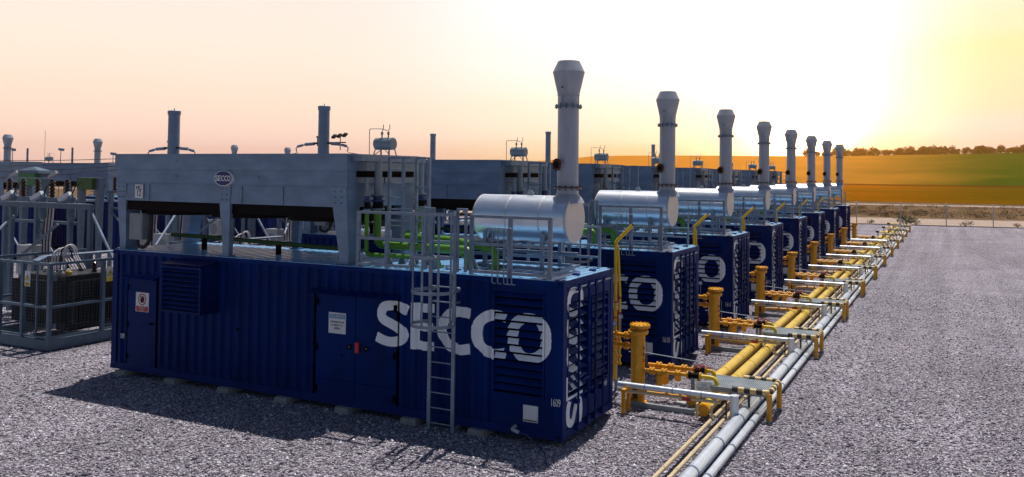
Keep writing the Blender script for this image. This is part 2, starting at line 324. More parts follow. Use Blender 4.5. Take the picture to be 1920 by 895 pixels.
# ================================================================== SETTING
def sheet(name, pts, m, z):
    b = MB(); b.face([(x, y, z) for x, y in pts], m); return tag(b.build(name), None, None, kind='structure')
def fy(x, y0, s=.13): return y0 + s*x     # strips run almost square to the pipe run
sheet('ground', [(-4000, -400), (4000, -400), (4000, 5000), (-4000, 5000)], 'scrubsoil', G-.06)
pad = MB(); pad.face([(-140, -60, G), (90, -60, G), (90, fy(90, 79), G), (-140, fy(-140, 79), G)], 'gravel')
tag(pad.build('gravel_yard'), None, None, kind='structure')
sheet('dirt_track', [(-260, fy(-260, 79.3)), (200, fy(200, 79.3)), (200, fy(200, 96)), (-260, fy(-260, 96))], 'dirt', G-.02)
sheet('far_track', [(-300, 146-.12*300), (300, 146-.12*-300), (300, 154-.12*-300), (-300, 154-.12*300)], 'dirt', G-.03)
def glow_crop_mat(name, ca, cb, west_glow_c, x0=-135, x1=50, sc=.006):  # crop colour with the orange sun haze painted in towards the west
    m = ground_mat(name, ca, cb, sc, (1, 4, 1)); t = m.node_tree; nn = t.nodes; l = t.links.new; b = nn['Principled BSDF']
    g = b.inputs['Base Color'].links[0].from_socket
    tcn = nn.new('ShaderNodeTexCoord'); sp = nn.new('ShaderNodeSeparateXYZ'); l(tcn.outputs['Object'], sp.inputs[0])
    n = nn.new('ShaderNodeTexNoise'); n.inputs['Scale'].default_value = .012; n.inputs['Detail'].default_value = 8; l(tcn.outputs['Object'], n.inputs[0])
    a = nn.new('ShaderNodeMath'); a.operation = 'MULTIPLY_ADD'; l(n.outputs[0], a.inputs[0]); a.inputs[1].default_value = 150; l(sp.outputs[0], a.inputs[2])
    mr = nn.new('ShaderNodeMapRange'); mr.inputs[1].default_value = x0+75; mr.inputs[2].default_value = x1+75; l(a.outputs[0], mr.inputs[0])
    mx_ = nn.new('ShaderNodeMix'); mx_.data_type = 'RGBA'; mx_.inputs[6].default_value = (*west_glow_c, 1); l(mr.outputs[0], mx_.inputs[0]); l(g, mx_.inputs[7]); l(mx_.outputs[2], b.inputs['Base Color']); return m
M['field'] = glow_crop_mat('hill_crops_sun_glow', (.018, .066, .004), (.028, .08, .006), (.60, .225, .03))  # green crop; its orange west is hazy sun glow put into the colour
M['ochre'] = glow_crop_mat('low_crops_sun_glow', (.085, .055, .003), (.13, .075, .004), (.36, .10, .003), -60, 20, .02)  # olive crop, same painted orange glow on the west side
M['browns'] = glow_crop_mat('brown_strip', (.07, .025, .005), (.09, .035, .006), (.20, .06, .008), -60, 30, .02)  # brown ground, west end tinted orange to carry the painted glow on
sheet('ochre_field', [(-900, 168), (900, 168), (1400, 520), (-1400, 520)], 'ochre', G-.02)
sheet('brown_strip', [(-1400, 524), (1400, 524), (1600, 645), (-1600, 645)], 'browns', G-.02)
# gentle rising hill with the green field
def west(x): q = max(0, min(1, (x+640)/130)); return q*q*(3-2*q)
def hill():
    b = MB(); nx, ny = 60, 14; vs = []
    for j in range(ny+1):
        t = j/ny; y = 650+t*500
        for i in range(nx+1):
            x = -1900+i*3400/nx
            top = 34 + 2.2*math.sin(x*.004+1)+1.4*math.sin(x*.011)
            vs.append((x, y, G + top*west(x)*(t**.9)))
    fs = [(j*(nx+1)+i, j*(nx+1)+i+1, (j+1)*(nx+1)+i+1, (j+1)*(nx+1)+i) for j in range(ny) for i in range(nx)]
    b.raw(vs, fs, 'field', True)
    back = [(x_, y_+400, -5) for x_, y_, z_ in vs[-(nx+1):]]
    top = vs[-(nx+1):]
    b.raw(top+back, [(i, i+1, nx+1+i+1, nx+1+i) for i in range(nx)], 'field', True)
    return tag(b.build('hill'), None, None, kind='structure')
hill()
def hilltop(x): return G + west(x)*(34 + 2.2*math.sin(x*.004+1)+1.4*math.sin(x*.011))
# ================================================================== lettering painted on the walls
def catmull(P, n=8):
    P = [Vector((a, b)) for a, b in P]; Q = [P[0]*2-P[1]]+P+[P[-1]*2-P[-2]]; o = []
    for i in range(1, len(Q)-2):
        for k in range(n):
            t = k/n; a, b, c, d = Q[i-1], Q[i], Q[i+1], Q[i+2]
            o.append(.5*((2*b)+(c-a)*t+(2*a-5*b+4*c-d)*t*t+(3*b-a-3*c+d)*t**3))
    o.append(P[-1]); return o
def stroke(P, w):
    S = catmull(P); l, r = [], []
    for i, p in enumerate(S):
        d = (S[min(i+1, len(S)-1)]-S[max(i-1, 0)]).normalized(); nn = Vector((-d.y, d.x))
        ww = w[0]+(w[1]-w[0])*abs(d.y) if isinstance(w, tuple) else w
        l.append(p+nn*ww/2); r.append(p-nn*ww/2)
    return [(p.x, p.y) for p in l+r[::-1]]
def ell(cx, cy, rx, ry, n=48, e=2.25):
    o = []
    for k in range(n):
        a = 2*math.pi*k/n; c, s = math.cos(a), math.sin(a)
        o.append((cx+rx*math.copysign(abs(c)**(2/e), c), cy+ry*math.copysign(abs(s)**(2/e), s)))
    return o
GL = {  # unit height 1; each letter = list of polygon groups (even-odd inside a group), width
 'S': ([[stroke([(.82, .80), (.62, .885), (.40, .895), (.20, .845), (.125, .70), (.20, .575), (.42, .49), (.63, .40), (.72, .28), (.64, .155), (.42, .105), (.20, .125), (.0, .19)], (.205, .25))]], .84),
 'E': ([[[(0, 0), (.66, 0), (.66, .19), (.24, .19), (.24, .41), (.60, .41), (.60, .59), (.24, .59), (.24, .81), (.66, .81), (.66, 1), (0, 1)]]], .66),
 'C': ([[stroke([(.80, .86), (.62, .895), (.45, .88), (.24, .76), (.13, .5), (.24, .24), (.45, .12), (.62, .105), (.80, .14)], (.21, .25))]], .80),
 'O': ([[ell(.5, .5, .5, .5), ell(.5, .5, .255, .30)]], 1.0)}
def spans(group, u):
    c = []
    for P in group:
        n = len(P)
        for i in range(n):
            (a, b), (c2, d) = P[i], P[(i+1) % n]
            if (a <= u) != (c2 <= u): c.append(b+(d-b)*(u-a)/(c2-a))
    c.sort(); return [(c[i], c[i+1]) for i in range(0, len(c)-1, 2)]
def paint(mb, groups, pt, depth, brk, m, du=.012, ubrk=()):
    for g in groups:
        us = [p[0] for P in g for p in P]; u = min(us)+1e-4; end = max(us)-1e-4
        cuts = sorted(set([u, end]+[x for x in ubrk if u < x < end])); pts = []
        for a, b in zip(cuts, cuts[1:]):
            k = max(1, int((b-a)/du)); pts += [a+(b-a)*i/k for i in range(k)]
        pts.append(end)
        for a, b in zip(pts, pts[1:]):
            A, B = spans(g, a+1e-5), spans(g, b-1e-5)
            if len(A) != len(B): A = B = spans(g, (a+b)/2)
            for (a0, a1), (b0, b1) in zip(A, B):
                z = [-99]+[q for q in brk if min(a0, b0) < q < max(a1, b1)]+[99]
                for za, zb in zip(z, z[1:]):
                    l0, l1, r0, r1 = max(a0, za), min(a1, zb), max(b0, za), min(b1, zb)
                    if l1 <= l0 or r1 <= r0: continue
                    zm = (l0+l1)/2; um = (a+b)/2
                    if depth(um, zm) is None: continue
                    e = 1e-5
                    q = [pt(a, l0, (depth(a+e, l0+e) or 0)+.004), pt(b, r0, (depth(b-e, r0+e) or 0)+.004), pt(b, r1, (depth(b-e, r1-e) or 0)+.004), pt(a, l1, (depth(a+e, l1-e) or 0)+.004)]
                    mb.face(q, m)
PER = .278
def corr(u):
    t = (u/PER) % 1
    a = .046
    if t < .30: return -.008
    if t < .47: return -.008-a*(t-.30)/.17
    if t < .80: return -.008-a
    return -.008-a*(1-(t-.80)/.20)
def corr_breaks(a, b):
    o = []; k = math.floor(a/PER)-1
    while k*PER < b:
        for f in (0, .30, .47, .80): o.append((k+f)*PER)
        k += 1
    return [x for x in o if a < x < b]
side = lambda u, z, o: (u, -o, z)
back = lambda u, z, o: (u, WID+o, z)
front = lambda u, z, o: (o, u, z)
rear = lambda u, z, o: (-LEN-o, u, z)
def corrwall(mb, a, b, z0, z1, pt, m='navy'):
    c = [a]+corr_breaks(a, b)+[b]
    for p, q in zip(c, c[1:]): mb.face([pt(p, z0, corr(p+1e-4)), pt(q, z0, corr(q-1e-4)), pt(q, z1, corr(q-1e-4)), pt(p, z1, corr(p+1e-4))], m)
def flatpanel(mb, a, b, z0, z1, o, pt, m='navy', t=.02):
    P = [pt(a, z0, o), pt(b, z0, o), pt(b, z1, o), pt(a, z1, o)]; Q = [pt(a, z0, o-t), pt(b, z0, o-t), pt(b, z1, o-t), pt(a, z1, o-t)]
    mb.raw(P+Q, [(0, 1, 2, 3), (7, 6, 5, 4), (0, 4, 5, 1), (1, 5, 6, 2), (2, 6, 7, 3), (3, 7, 4, 0)], m)
def louvre(mb, a, b, z0, n, per, pt, fr=.04, m='navy', blade=.66, dep=.06):
    """n blades upward from z0; returns z of the top"""
    top = z0+n*per
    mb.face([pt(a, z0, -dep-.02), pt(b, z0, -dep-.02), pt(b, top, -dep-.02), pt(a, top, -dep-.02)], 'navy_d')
    for k in range(n):
        zt = z0+(k+1)*per; zb = zt-per*blade
        mb.face([pt(a, zb, 0), pt(b, zb, 0), pt(b, zt, -dep), pt(a, zt, -dep)], m)
        mb.face([pt(a, zb, 0), pt(b, zb, 0), pt(b, zb-.006, -.002), pt(a, zb-.006, -.002)], m)
        mb.face([pt(a, zb-.006, -.002), pt(b, zb-.006, -.002), pt(b, zb+.02, -dep), pt(a, zb+.02, -dep)], m)
    for (p, q, r, s) in ((a-fr, a, z0-fr, top+fr), (b, b+fr, z0-fr, top+fr), (a, b, z0-fr, z0), (a, b, top, top+fr)): flatpanel(mb, p, q, r, s, .004, pt, m, .07)
    return top
LV = dict(a=-1.44, b=-.42, z0=.74, n=13, per=.145)
LVT = LV['z0']+LV['n']*LV['per']
def lvdepth(z, z0, per, blade=.66, dep=.06):
    t = ((z-z0)/per) % 1     # 0 bottom of cell, 1 top
    if t < 1-blade: return None
    return -dep*(t-(1-blade))/blade
DR = (-5.79, -3.66)
def sdepth(u, z):
    if LV['a'] < u < LV['b'] and LV['z0'] < z < LVT: return lvdepth(z, LV['z0'], LV['per'])
    if LV['a']-.045 < u < LV['b']+.045 and LV['z0']-.045 < z < LVT+.045: return .004
    if DR[0] < u < DR[1] and z < 2.3: return -.004
    if u > -.17: return .0
    if u > -1.5: return -.012
    return corr(u)
def placed(letter, x0, x1, z0, z1):
    gs, w = GL[letter]; return [[[(x0+(x1-x0)*px/w, z0+(z1-z0)*py) for px, py in P] for P in g] for g in gs]
def make_container():
    t = thing('generator_container', 'x', 'container')
    w = MB()
    for a, b in ((-12.02, -11.66), (-10.60, -5.83), (-3.62, -1.50)): corrwall(w, a, b, .16, 2.78, side)
    for a, b in ((-11.66, -10.60),): corrwall(w, a, b, 2.30, 2.78, side)
    corrwall(w, DR[0]-.04, DR[1]+.04, 2.36, 2.78, side)
    for z0, z1 in ((.16, LV['z0']-.04), (LVT+.04, 2.78)): flatpanel(w, -1.5, -.37, z0, z1, -.012, side)
    flatpanel(w, -.372, -.17, .16, 2.78, -.012, side)
    corrwall(w, -12.02, -.17, .16, 2.78, back); corrwall(w, .15, 2.29, .16, 2.78, rear)
    w.face([(-LEN+.05, .05, .02), (-.05, .05, .02), (-.05, WID-.05, .02), (-LEN+.05, WID-.05, .02)], 'navy_d')
    w.build('wall', t)
    f = MB()
    for x0, x1 in ((-LEN, -LEN+.17), (-.17, 0)):
        for y0, y1 in ((0, .15), (WID-.15, WID)):
            f.box(x0, x1, y0, y1, .12, 2.76, 'navy')
            for z in (0, 2.765): f.box(x0-.006, x1+.006, y0-.006, y1+.006, z, z+.118, 'navy')
            for z in (.03, 2.80):   # casting holes
                yy = -.008 if y0 == 0 else WID+.008
                f.box(x0+.05, x1-.05, min(yy, yy+.002), max(yy, yy+.002), z+.01, z+.05, 'black')
    for y0, y1 in ((.0, .07), (WID-.07, WID)):
        f.box(-LEN+.17, -.17, y0, y1, .0, .158, 'navy'); f.box(-LEN+.17, -.17, y0, y1, 2.78, 2.875, 'navy')
    for x0, x1 in ((-LEN, -LEN+.08), (-.08, 0)):
        f.box(x0, x1, .15, WID-.15, .0, .158, 'navy'); f.box(x0, x1, .15, WID-.15, 2.74, 2.875, 'navy')
    f.build('frame', t)
    r = MB(); x = -LEN+.1; per = .25
    while x < -.12:
        e = min(x+per, -.1); z0, z1 = 2.852, 2.899
        c = [(x, z0), (x+per*.45, z0), (x+per*.55, z1), (x+per*.9, z1), (x+per, z0)]
        c = [(min(a, -.1), b) for a, b in c]
        for (a, za), (b, zb) in zip(c, c[1:]):
            if b > a: r.face([(a, .05, za), (b, .05, zb), (b, WID-.05, zb), (a, WID-.05, za)], 'roofp')
        x += per
    for y0, y1 in ((0.0, .052), (WID-.052, WID)): r.box(-LEN+.18, -.18, y0+.001, y1-.001, 2.876, 2.888, 'roofp')
    r.box(-.1, -.005, .16, WID-.16, 2.8765, 2.886, 'roofp')
    for y in (.9, 1.7): r.box(-.22, -.10, y-.05, y+.05, 2.895, 2.93, 'navy')
    r.build('roof', t)
    # single door
    d = MB(); flatpanel(d, -11.62, -10.65, .10, 2.20, -.004, side, t=.03)
    for z in (.35, 1.1, 2.0): d.box(-11.63, -11.59, -.02, .0, z-.06, z+.06, 'navy_d')
    do = d.build('door', t)
    h = MB(); h.hexa([(-11.68, 0, 2.26), (-10.58, 0, 2.26), (-10.58, .04, 2.26), (-11.68, .04, 2.26)], [(-11.68, 0, 2.31), (-10.58, 0, 2.31), (-10.58, .04, 2.34), (-11.68, .04, 2.34)], 'navy')
    h.hexa([(-11.68, -.16, 2.225), (-10.58, -.16, 2.225), (-10.58, 0, 2.255), (-11.68, 0, 2.255)], [(-11.68, -.16, 2.235), (-10.58, -.16, 2.235), (-10.58, 0, 2.30), (-11.68, 0, 2.30)], 'navy'); h.build('door_hood', t)
    k = MB(); k.cyl((-10.78, 0, 1.18), (-10.78, -.05, 1.18), .03, 'black', 10); k.box(-10.80, -10.70, -.06, -.045, 1.165, 1.195, 'black'); k.build('handle', do)
    # double door, split into leaves
    for a, b, hx, lx in ((DR[0]+.03, -4.735, DR[0]+.05, -4.86), (-4.715, DR[1]-.03, DR[1]-.05, -4.42)):
        d = MB(); flatpanel(d, a, b, .06, 2.29, -.004, side, t=.03)
        d.box(a+.03, b-.03, -.002, .004, .5, .505, 'navy_d')
        for z in (.3, 1.15, 2.1): d.box(hx-.035, hx+.035, -.03, .0, z-.07, z+.07, 'navy_d')
        do = d.build('door', t)
        k = MB(); k.cyl((lx, 0, 1.23), (lx, -.035, 1.23), .05, 'black', 12); k.cyl((lx+.02, -.035, 1.235), (lx+.02, -.045, 1.235), .012, 'signyel', 8); k.build('lock', do)
    h = MB(); h.hexa([(DR[0]-.06, -.2, 2.29), (DR[1]+.06, -.2, 2.29), (DR[1]+.06, .04, 2.32), (DR[0]-.06, .04, 2.32)], [(DR[0]-.06, -.2, 2.30), (DR[1]+.06, -.2, 2.30), (DR[1]+.06, .04, 2.38), (DR[0]-.06, .04, 2.38)], 'navy'); h.build('door_hood', t)
    h = MB(); h.box(-4.69, -4.60, -.05, -.005, 1.13, 1.34, 'red'); h.build('latch_cover', t)
    h = MB(); h.cyl((-5.05, 0, 1.03), (-5.05, -.03, 1.03), .018, 'black', 8); h.cyl((-8.0, .02, 1.3), (-8.0, -.02, 1.3), .03, 'navy_d', 8); h.build('knob', t)
    # intake hood
    h = MB(); a, b, y0, z0, z1 = -9.93, -8.66, -.46, 1.62, 2.70
    p2 = lambda u, z, o: (u, y0-o, z)
    h.box(a, b, y0+.09, .03, z0, z0+.02, 'navy'); h.hexa([(a-.02, y0-.02, z1), (b+.02, y0-.02, z1), (b+.02, .03, z1+.05), (a-.02, .03, z1+.05)], [(a-.02, y0-.02, z1+.015), (b+.02, y0-.02, z1+.015), (b+.02, .03, z1+.07), (a-.02, .03, z1+.07)], 'navy')
    for x in (a, b-.02): h.box(x, x+.02, y0+.09, .03, z0+.021, z1, 'navy')
    louvre(h, a+.05, b-.05, z0+.05, 9, .105, p2, .05, 'navy', .62, .06); h.build('intake_hood', t)
    # louvre panel near the corner
    h = MB(); louvre(h, LV['a'], LV['b'], LV['z0'], LV['n'], LV['per'], side); h.build('louvre_panel', t)
    # end doors with louvres
    for a, b, la, lb in ((.16, 1.19, .24, 1.10), (1.25, 2.28, 1.32, 2.16)):
        d = MB(); flatpanel(d, a, b, .18, .70, -.012, front, t=.03); flatpanel(d, a, b, 2.46, 2.72, -.012, front, t=.03)
        for p, q in ((a, la-.02), (lb+.02, b)): flatpanel(d, p, q, .70, 2.46, -.012, front, t=.03)
        louvre(d, la, lb, .76, 10, .166, front, .02, 'navy', .58, .085)
        do = d.build('door', t)
        for yb in ((.57, 1.03) if a < 1 else (1.38, 1.77)):
            r_ = MB(); r_.cyl((.055, yb, .05), (.055, yb, 2.80), .024, 'navy', 8)
            for z in (.12, .6, 1.3, 2.0, 2.70): r_.box(.0, .075, yb-.045, yb+.045, z-.04, z+.04, 'navy')
            r_.box(.06, .085, yb-.02, yb+.30, 1.05, 1.09, 'navy') if yb in (.57, 1.38) else r_.box(.06, .085, yb-.30, yb+.02, .95, .99, 'navy')
            r_.build('locking_bar', do)
    h = MB(); h.bar((.03, .2, 2.71), (.03, 2.2, 2.71), .02, .03, 'galv'); h.build('top_rail', t)
    # lettering on side
    w = MB()
    ub = corr_breaks(-4.3, -.1)+[LV['a'], LV['b'], LV['a']-.045, LV['b']+.045, DR[1], -.17, -1.5]
    zb = [LV['z0']+LV['per']*(k+f) for k in range(LV['n']+1) for f in (0, .34)]+[LV['z0']-.045, LVT+.045]
    for ch, x0, x1 in (('S', -4.18, -3.43), ('E', -3.37, -2.80), ('C', -2.74, -1.99), ('C', -1.97, -1.20), ('O', -1.17, -.235)):
        paint(w, placed(ch, x0, x1, 1.335, 2.255), side, sdepth, zb, 'white', .014, ub)
    w.build('lettering', t)
    # rotated lettering on end
    w = MB(); z = .16
    def fdepth(u, zz):
        for la, lb in ((.24, 1.10), (1.32, 2.16)):
            if la < u < lb and .76 < zz < 2.42: return lvdepth(zz, .76, .166, .58, .085)
        return -.008
    zb = [.76+.166*(k+f) for k in range(11) for f in (0, .42)]
    for ch, wd in (('S', .50), ('E', .43), ('C', .50), ('C', .50), ('O', .58)):
        gs = placed(ch, 0, wd, 0, .74)
        gs = [[[(.90-py, z+px) for px, py in P] for P in g] for g in gs]
        paint(w, gs, front, fdepth, zb, 'white', .012, [.24, 1.10]); z += wd+.022
    w.build('lettering', t)
    # placards
    s = MB(); s.box(-.80, -.50, -.012, .012, .27, .57, 'signwhite'); s.box(-.79, -.51, -.0135, -.012, .285, .31, 'rust'); s.build('plate', t)
    s = MB(); s.box(-5.42, -4.97, -.004, .004, 1.47, 1.90, 'signwhite'); s.box(-5.40, -4.99, -.007, -.004, 1.78, 1.87, 'signblue'); so_ = s.build('safety_sign', t)
    text_part('SEGURIDAD', .085, 'signwhite', so_, 'writing', (-5.195, -.0095, 1.825), (R(90), 0, 0), .8)
    for i, q in enumerate(('CONTRIBUYA CON', 'EL ORDEN Y LA', 'LIMPIEZA')): text_part(q, .055, 'black', so_, 'writing', (-5.195, -.006, 1.705-.065*i), (R(90), 0, 0), .75)
    s = MB(); s.box(-11.34, -10.89, -.003, .006, 1.44, 1.90, 'signwhite'); s.box(-11.32, -10.91, -.006, -.003, 1.45, 1.57, 'red')
    ring = ell(-11.115, 1.735, .14, .14, 32, 2); inn = ell(-11.115, 1.735, .115, .115, 32, 2)
    for k in range(32): q = (k+1) % 32; s.face([(ring[k][0], -.0055, ring[k][1]), (ring[q][0], -.0055, ring[q][1]), (inn[q][0], -.0055, inn[q][1]), (inn[k][0], -.0055, inn[k][1])], 'red')
    hand = [(-.05, -.07), (.03, -.08), (.07, 0), (.065, .05), (.045, .05), (.04, .01), (.035, .08), (.015, .085), (.01, .02), (0, .09), (-.02, .085), (-.02, .02), (-.035, .06), (-.05, .05), (-.045, -.0), (-.08, .02), (-.08, 0)]
    s.face([(-11.11+a, -.0062, 1.735+b) for a, b in hand], 'black')
    s.bar((-11.205, -.008, 1.825), (-11.025, -.008, 1.645), .02, .003, 'red', (0, 1, 0)); so_ = s.build('warning_sign', t)
    text_part('PROHIBIDO', .05, 'signwhite', so_, 'writing', (-11.115, -.009, 1.535), (R(90), 0, 0), .8); text_part('TOCAR', .05, 'signwhite', so_, 'writing', (-11.115, -.009, 1.48), (R(90), 0, 0), .8)
    return t
def number(c, n, full=True):
    text_part(str(n), .20, 'signwhite', c, 'number', (-.14, -.012, .68), (R(90), 0, 0), .52)
    if full:
        text_part(str(n), .13, 'signwhite', c, 'number', (.004, 2.02, .60), (R(90), 0, R(90)), .6)
        text_part(str(n % 100+100), .17, 'signwhite', c, 'number', (-11.79, -.002, .80), (R(90), 0, 0), .62, bold=.002)
cont = make_container()
NUM = [1609, 1610, 1611, 1613, 1614, 1615, 1616, 1617]
conts = [cont]
for k in range(1, 8): conts.append(copy_tree(cont, None)); conts[-1].location.y = D*k
for k, c in enumerate(conts):
    number(c, NUM[k], k < 4)
    c['label'] = 'navy generator container numbered %d, %s in the row behind the pipes' % (NUM[k], ORD[k]) if k else 'navy generator container numbered 1609, nearest and largest, whole side in view'
    c['group'] = 'navy generator containers in the near row'
# ================================================================== DRY COOLER on stilts
def make_cooler():
    t = thing('dry_cooler', 'x', 'cooler', (0, 0, 2.9))
    z = lambda v: v-2.9
    h = MB(); x0, x1, y0, y1 = -12.12, -5.02, .02, 2.42
    h.box(x0-.05, x1+.03, y0-.05, y1+.05, z(4.845), z(5.19), 'galv2')
    h.box(x0-.09, x1+.05, y0-.09, y1+.09, z(5.19), z(5.215), 'galv2')
    h.box(x0-.02, x1+.012, y0-.02, y1+.02, z(4.51), z(4.843), 'galv2')
    h.box(x0-.035, x1+.02, y0-.035, y1+.035, z(4.495), z(4.51), 'galv2')
    h.box(x0, x1, y0, y1, z(4.09), z(4.494), 'galv2')
    for x in (-11.0, -8.0, -6.78): h.box(x-.035, x+.035, y0-.022, y0, z(4.10), z(4.49), 'galv')
    for x in (-10.05, -7.45):
        for zz in (5.02, 4.68): h.lathe((x, y0-.048, z(zz)), [(.035, -.012), (.02, -.018)], 'galv', 10, 'y')
    for zz in [4.55+.06*i for i in range(10)]: h.cyl((x1+.03, y0+.03, z(zz)), (x1+.045, y0+.03, z(zz)), .012, 'galv', 6)
    h.build('housing', t)
    for x in (-10.95, -8.57, -6.2):
        s = MB(); s.lathe((x, 1.22, z(3.76)), [(1.13, 0), (1.13, .33)], 'black', 36); s.lathe((x, 1.22, z(3.752)), [(1.0, 0), (.2, .001)], 'dark', 24); s.build('fan_shroud', t)
    s = MB(); s.box(x0+.25, x1-.25, .08, 2.36, z(3.86), z(4.088), 'black'); s.build('fan_deck', t)
    for x, kd in ((-12.12, -1), (-8.68, 0), (-5.02, 1)):
        for sd in (0, 1):
            l = MB()
            ta, tb = (x, x+.34) if kd < 0 else ((x, x+.38) if kd == 0 else (x-.42, x))
            fa, fb = (x, x+.20) if kd < 0 else ((x+.10, x+.28) if kd == 0 else (x-.26, x-.02))
            y_a, y_b, w_a, w_b = (y0-.03, y0+.42, .12, .46) if sd == 0 else (y1-.42, y1+.03, y1-.46, y1-.12)
            if kd == 0: y_a, y_b, w_a, w_b = (y0-.03, y0+.12, .06, .18) if sd == 0 else (y1-.12, y1+.03, y1-.18, y1-.06)
            l.taper((fa, fb, w_a, w_b, 0.02), (fa-.01, fb+.01, w_a, w_b, .22), 'galv2'); l.taper((fa-.01, fb+.01, w_a, w_b, .22), (ta, tb, y_a, y_b, z(4.50)), 'galv2')
            l.box(fa-.05, fb+.05, w_a-.04, w_b+.04, -.0, .02, 'galv')
            for zz in (4.42, 4.30, 4.18):
                for xx in (.3, .7):
                    if sd == 0: l.cyl((ta+(tb-ta)*xx, y_a+.02, z(zz)), (ta+(tb-ta)*xx, y_a-.02, z(zz)), .014, 'galv', 6)
            l.build('leg', t)
    # badge
    b = MB(); c = (-8.48, y0-.075, z(4.66))
    b.lathe((c[0], c[1], c[2]), [(.225, .06), (.225, 0), (.205, -.006)], 'signwhite', 40, 'y'); b.lathe((c[0], c[1]-.0075, c[2]), [(.205, .004), (.205, 0)], 'blue', 40, 'y')
    me = b.mesh('badge'); me.transform(Matrix.Translation(Vector(c)) @ Matrix.Diagonal((1.28, 1, .78, 1)) @ Matrix.Translation(-Vector(c)))
    bo = bpy.data.objects.new('badge', me); sc.collection.objects.link(bo); bo.parent = t
    w = MB(); x = c[0]-.235
    for ch, wd in (('S', .088), ('E', .074), ('C', .088), ('C', .088), ('O', .10)):
        paint(w, placed(ch, x, x+wd, c[2]-.065, c[2]+.065), lambda u, zz, o: (u, c[1]-.011-o, zz), lambda u, v: 0, [], 'signwhite', .004); x += wd+.008
    w.build('lettering', bo)
    # header end: boxes, pipes, valves
    h = MB()
    h.box(x1+.03, x1+.32, .10, 2.40, z(5.06), z(5.20), 'galv'); h.box(x1+.012, x1+.26, .34, 2.3, z(4.86), z(5.05), 'grey'); h.box(x1+.01, x1+.24, .30, .95, z(4.60), z(4.72), 'grey'); h.box(x1+.01, x1+.24, 1.0, 2.3, z(4.60), z(4.72), 'grey')
    h.box(x1+.013, x1+.06, .30, 2.3, z(4.73), z(4.85), 'black'); h.build('header_box', t)
    for yy, r, zt in ((.72, .085, 5.10), (2.28, .085, 5.10), (.36, .045, 4.72)):
        p = MB(); xx = x1+.26
        p.cyl((xx, yy, z(4.36)), (xx, yy, z(zt)), r, 'grey', 14); p.lathe((xx, yy, z(4.33)), [(r*1.7, 0), (r*1.7, .03)], 'grey', 14); po = p.build('riser_pipe', t)
        v = MB(); v.lathe((xx, yy, z(4.20)), [(r*1.75, 0), (r*1.75, .035), (r*1.2, .04), (r*1.2, .10), (r*1.75, .105), (r*1.75, .13)], 'blue', 14); v.lathe((xx, yy, z(4.06)), [(r*1.3, 0), (r*1.3, .14)], 'black', 14); v.lathe((xx, yy, z(4.03)), [(r*1.75, 0), (r*1.75, .03)], 'galv', 14)
        v.bar((xx, yy+r*1.5, z(4.2)), (xx, yy+r*1.5+.09, z(4.0)), .03, .05, 'dark'); v.build('butterfly_valve', po)
    cb = MB(); cb.box(-11.66, -11.20, .02, .32, z(3.15), z(3.78), 'grey'); cb.box(-11.63, -11.23, .01, .02, z(3.18), z(3.75), 'grey'); co = cb.build('control_box', t)
    cb = MB(); cb.tube(fil([(-11.55, .17, z(3.15)), (-11.55, .17, z(2.98)), (-11.3, .17, z(2.95)), (-11.12, .17, z(3.15)), (-11.1, .2, z(3.9))], .15), .045, 'dark', 8); cb.build('hose', co)
    return t
cool = make_cooler()
s = MB(); s.box(-11.44, -11.17, -.02, .0, 4.15-2.9, 4.48-2.9, 'signwhite'); so_ = s.build('number_sign', None)
coolers = [cool]
for k in range(1, 8): c = copy_tree(cool); c.location.y = D*k; coolers.append(c)
so_.parent = cool
text_part('MG', .16, 'black', so_, 'writing', (-11.305, -.022, 4.39-2.9), (R(90), 0, 0), .8); text_part('12', .20, 'black', so_, 'writing', (-11.305, -.022, 4.26-2.9), (R(90), 0, 0), .8)
for k, c in enumerate(coolers):
    c['group'] = 'galvanised coolers on stilts over the near container row'
    c['label'] = 'long galvanised steel cooler on tapered legs over the %s container' % ORD[k] + (', MG 12 sign' if k == 0 else '')
# ================================================================== EXPANSION TANK
def make_exp():
    t = thing('expansion_tank', 'x', 'tank', (-5.28, 1.62, 5.215)); t.scale = (.74, .74, .74)
    b = MB(); b.lathe((-.33, 0, .36), [(.15, 0), (.19, .015), (.19, .64), (.15, .66)], 'grey', 24, 'x'); b.lathe((0, 0, .36), [(.194, -.008), (.194, .008)], 'galv', 24, 'x'); b.build('shell', t)
    for sx in (-.26, .26):
        for sy in (-.15, .15): l = MB(); l.bar((sx*.95, sy*.8, .27), (sx*1.12, sy*1.25, 0), .05, .02, 'grey'); l.build('leg', t)
    s = MB(); s.tube([(-.26, -.17, .02), (.02, -.1, .22), (.30, -.17, .02)], .012, 'grey', 6); s.build('brace', t)
    for x in (-.12, .12):
        v = MB(); v.cyl((x, 0, .54), (x, 0, .66), .02, 'dark', 8); v.cyl((x, 0, .64), (x, 0, .72), .038, 'grey', 10); v.tube([(x, 0, .72), (x+.02, 0, .80), (x+.05, 0, .82), (x+.05, 0, .95)], .013, 'grey', 6); v.build('vent_valve', t)
    p = MB(); p.tube(fil([(.1, -.02, .76), (-.12, -.02, .82), (-.52, -.1, .82), (-.52, -.1, 0)], .05), .012, 'grey', 6); p.build('overflow_pipe', t)
    return t
exp = make_exp(); exps = [exp]
for k in range(1, 8): c = copy_tree(exp); c.location.y += D*k; exps.append(c)
for k, c in enumerate(exps): c['group'] = 'small header tanks on the coolers'; c['label'] = 'small grey expansion tank on legs on top of the %s cooler' % ORD[k]
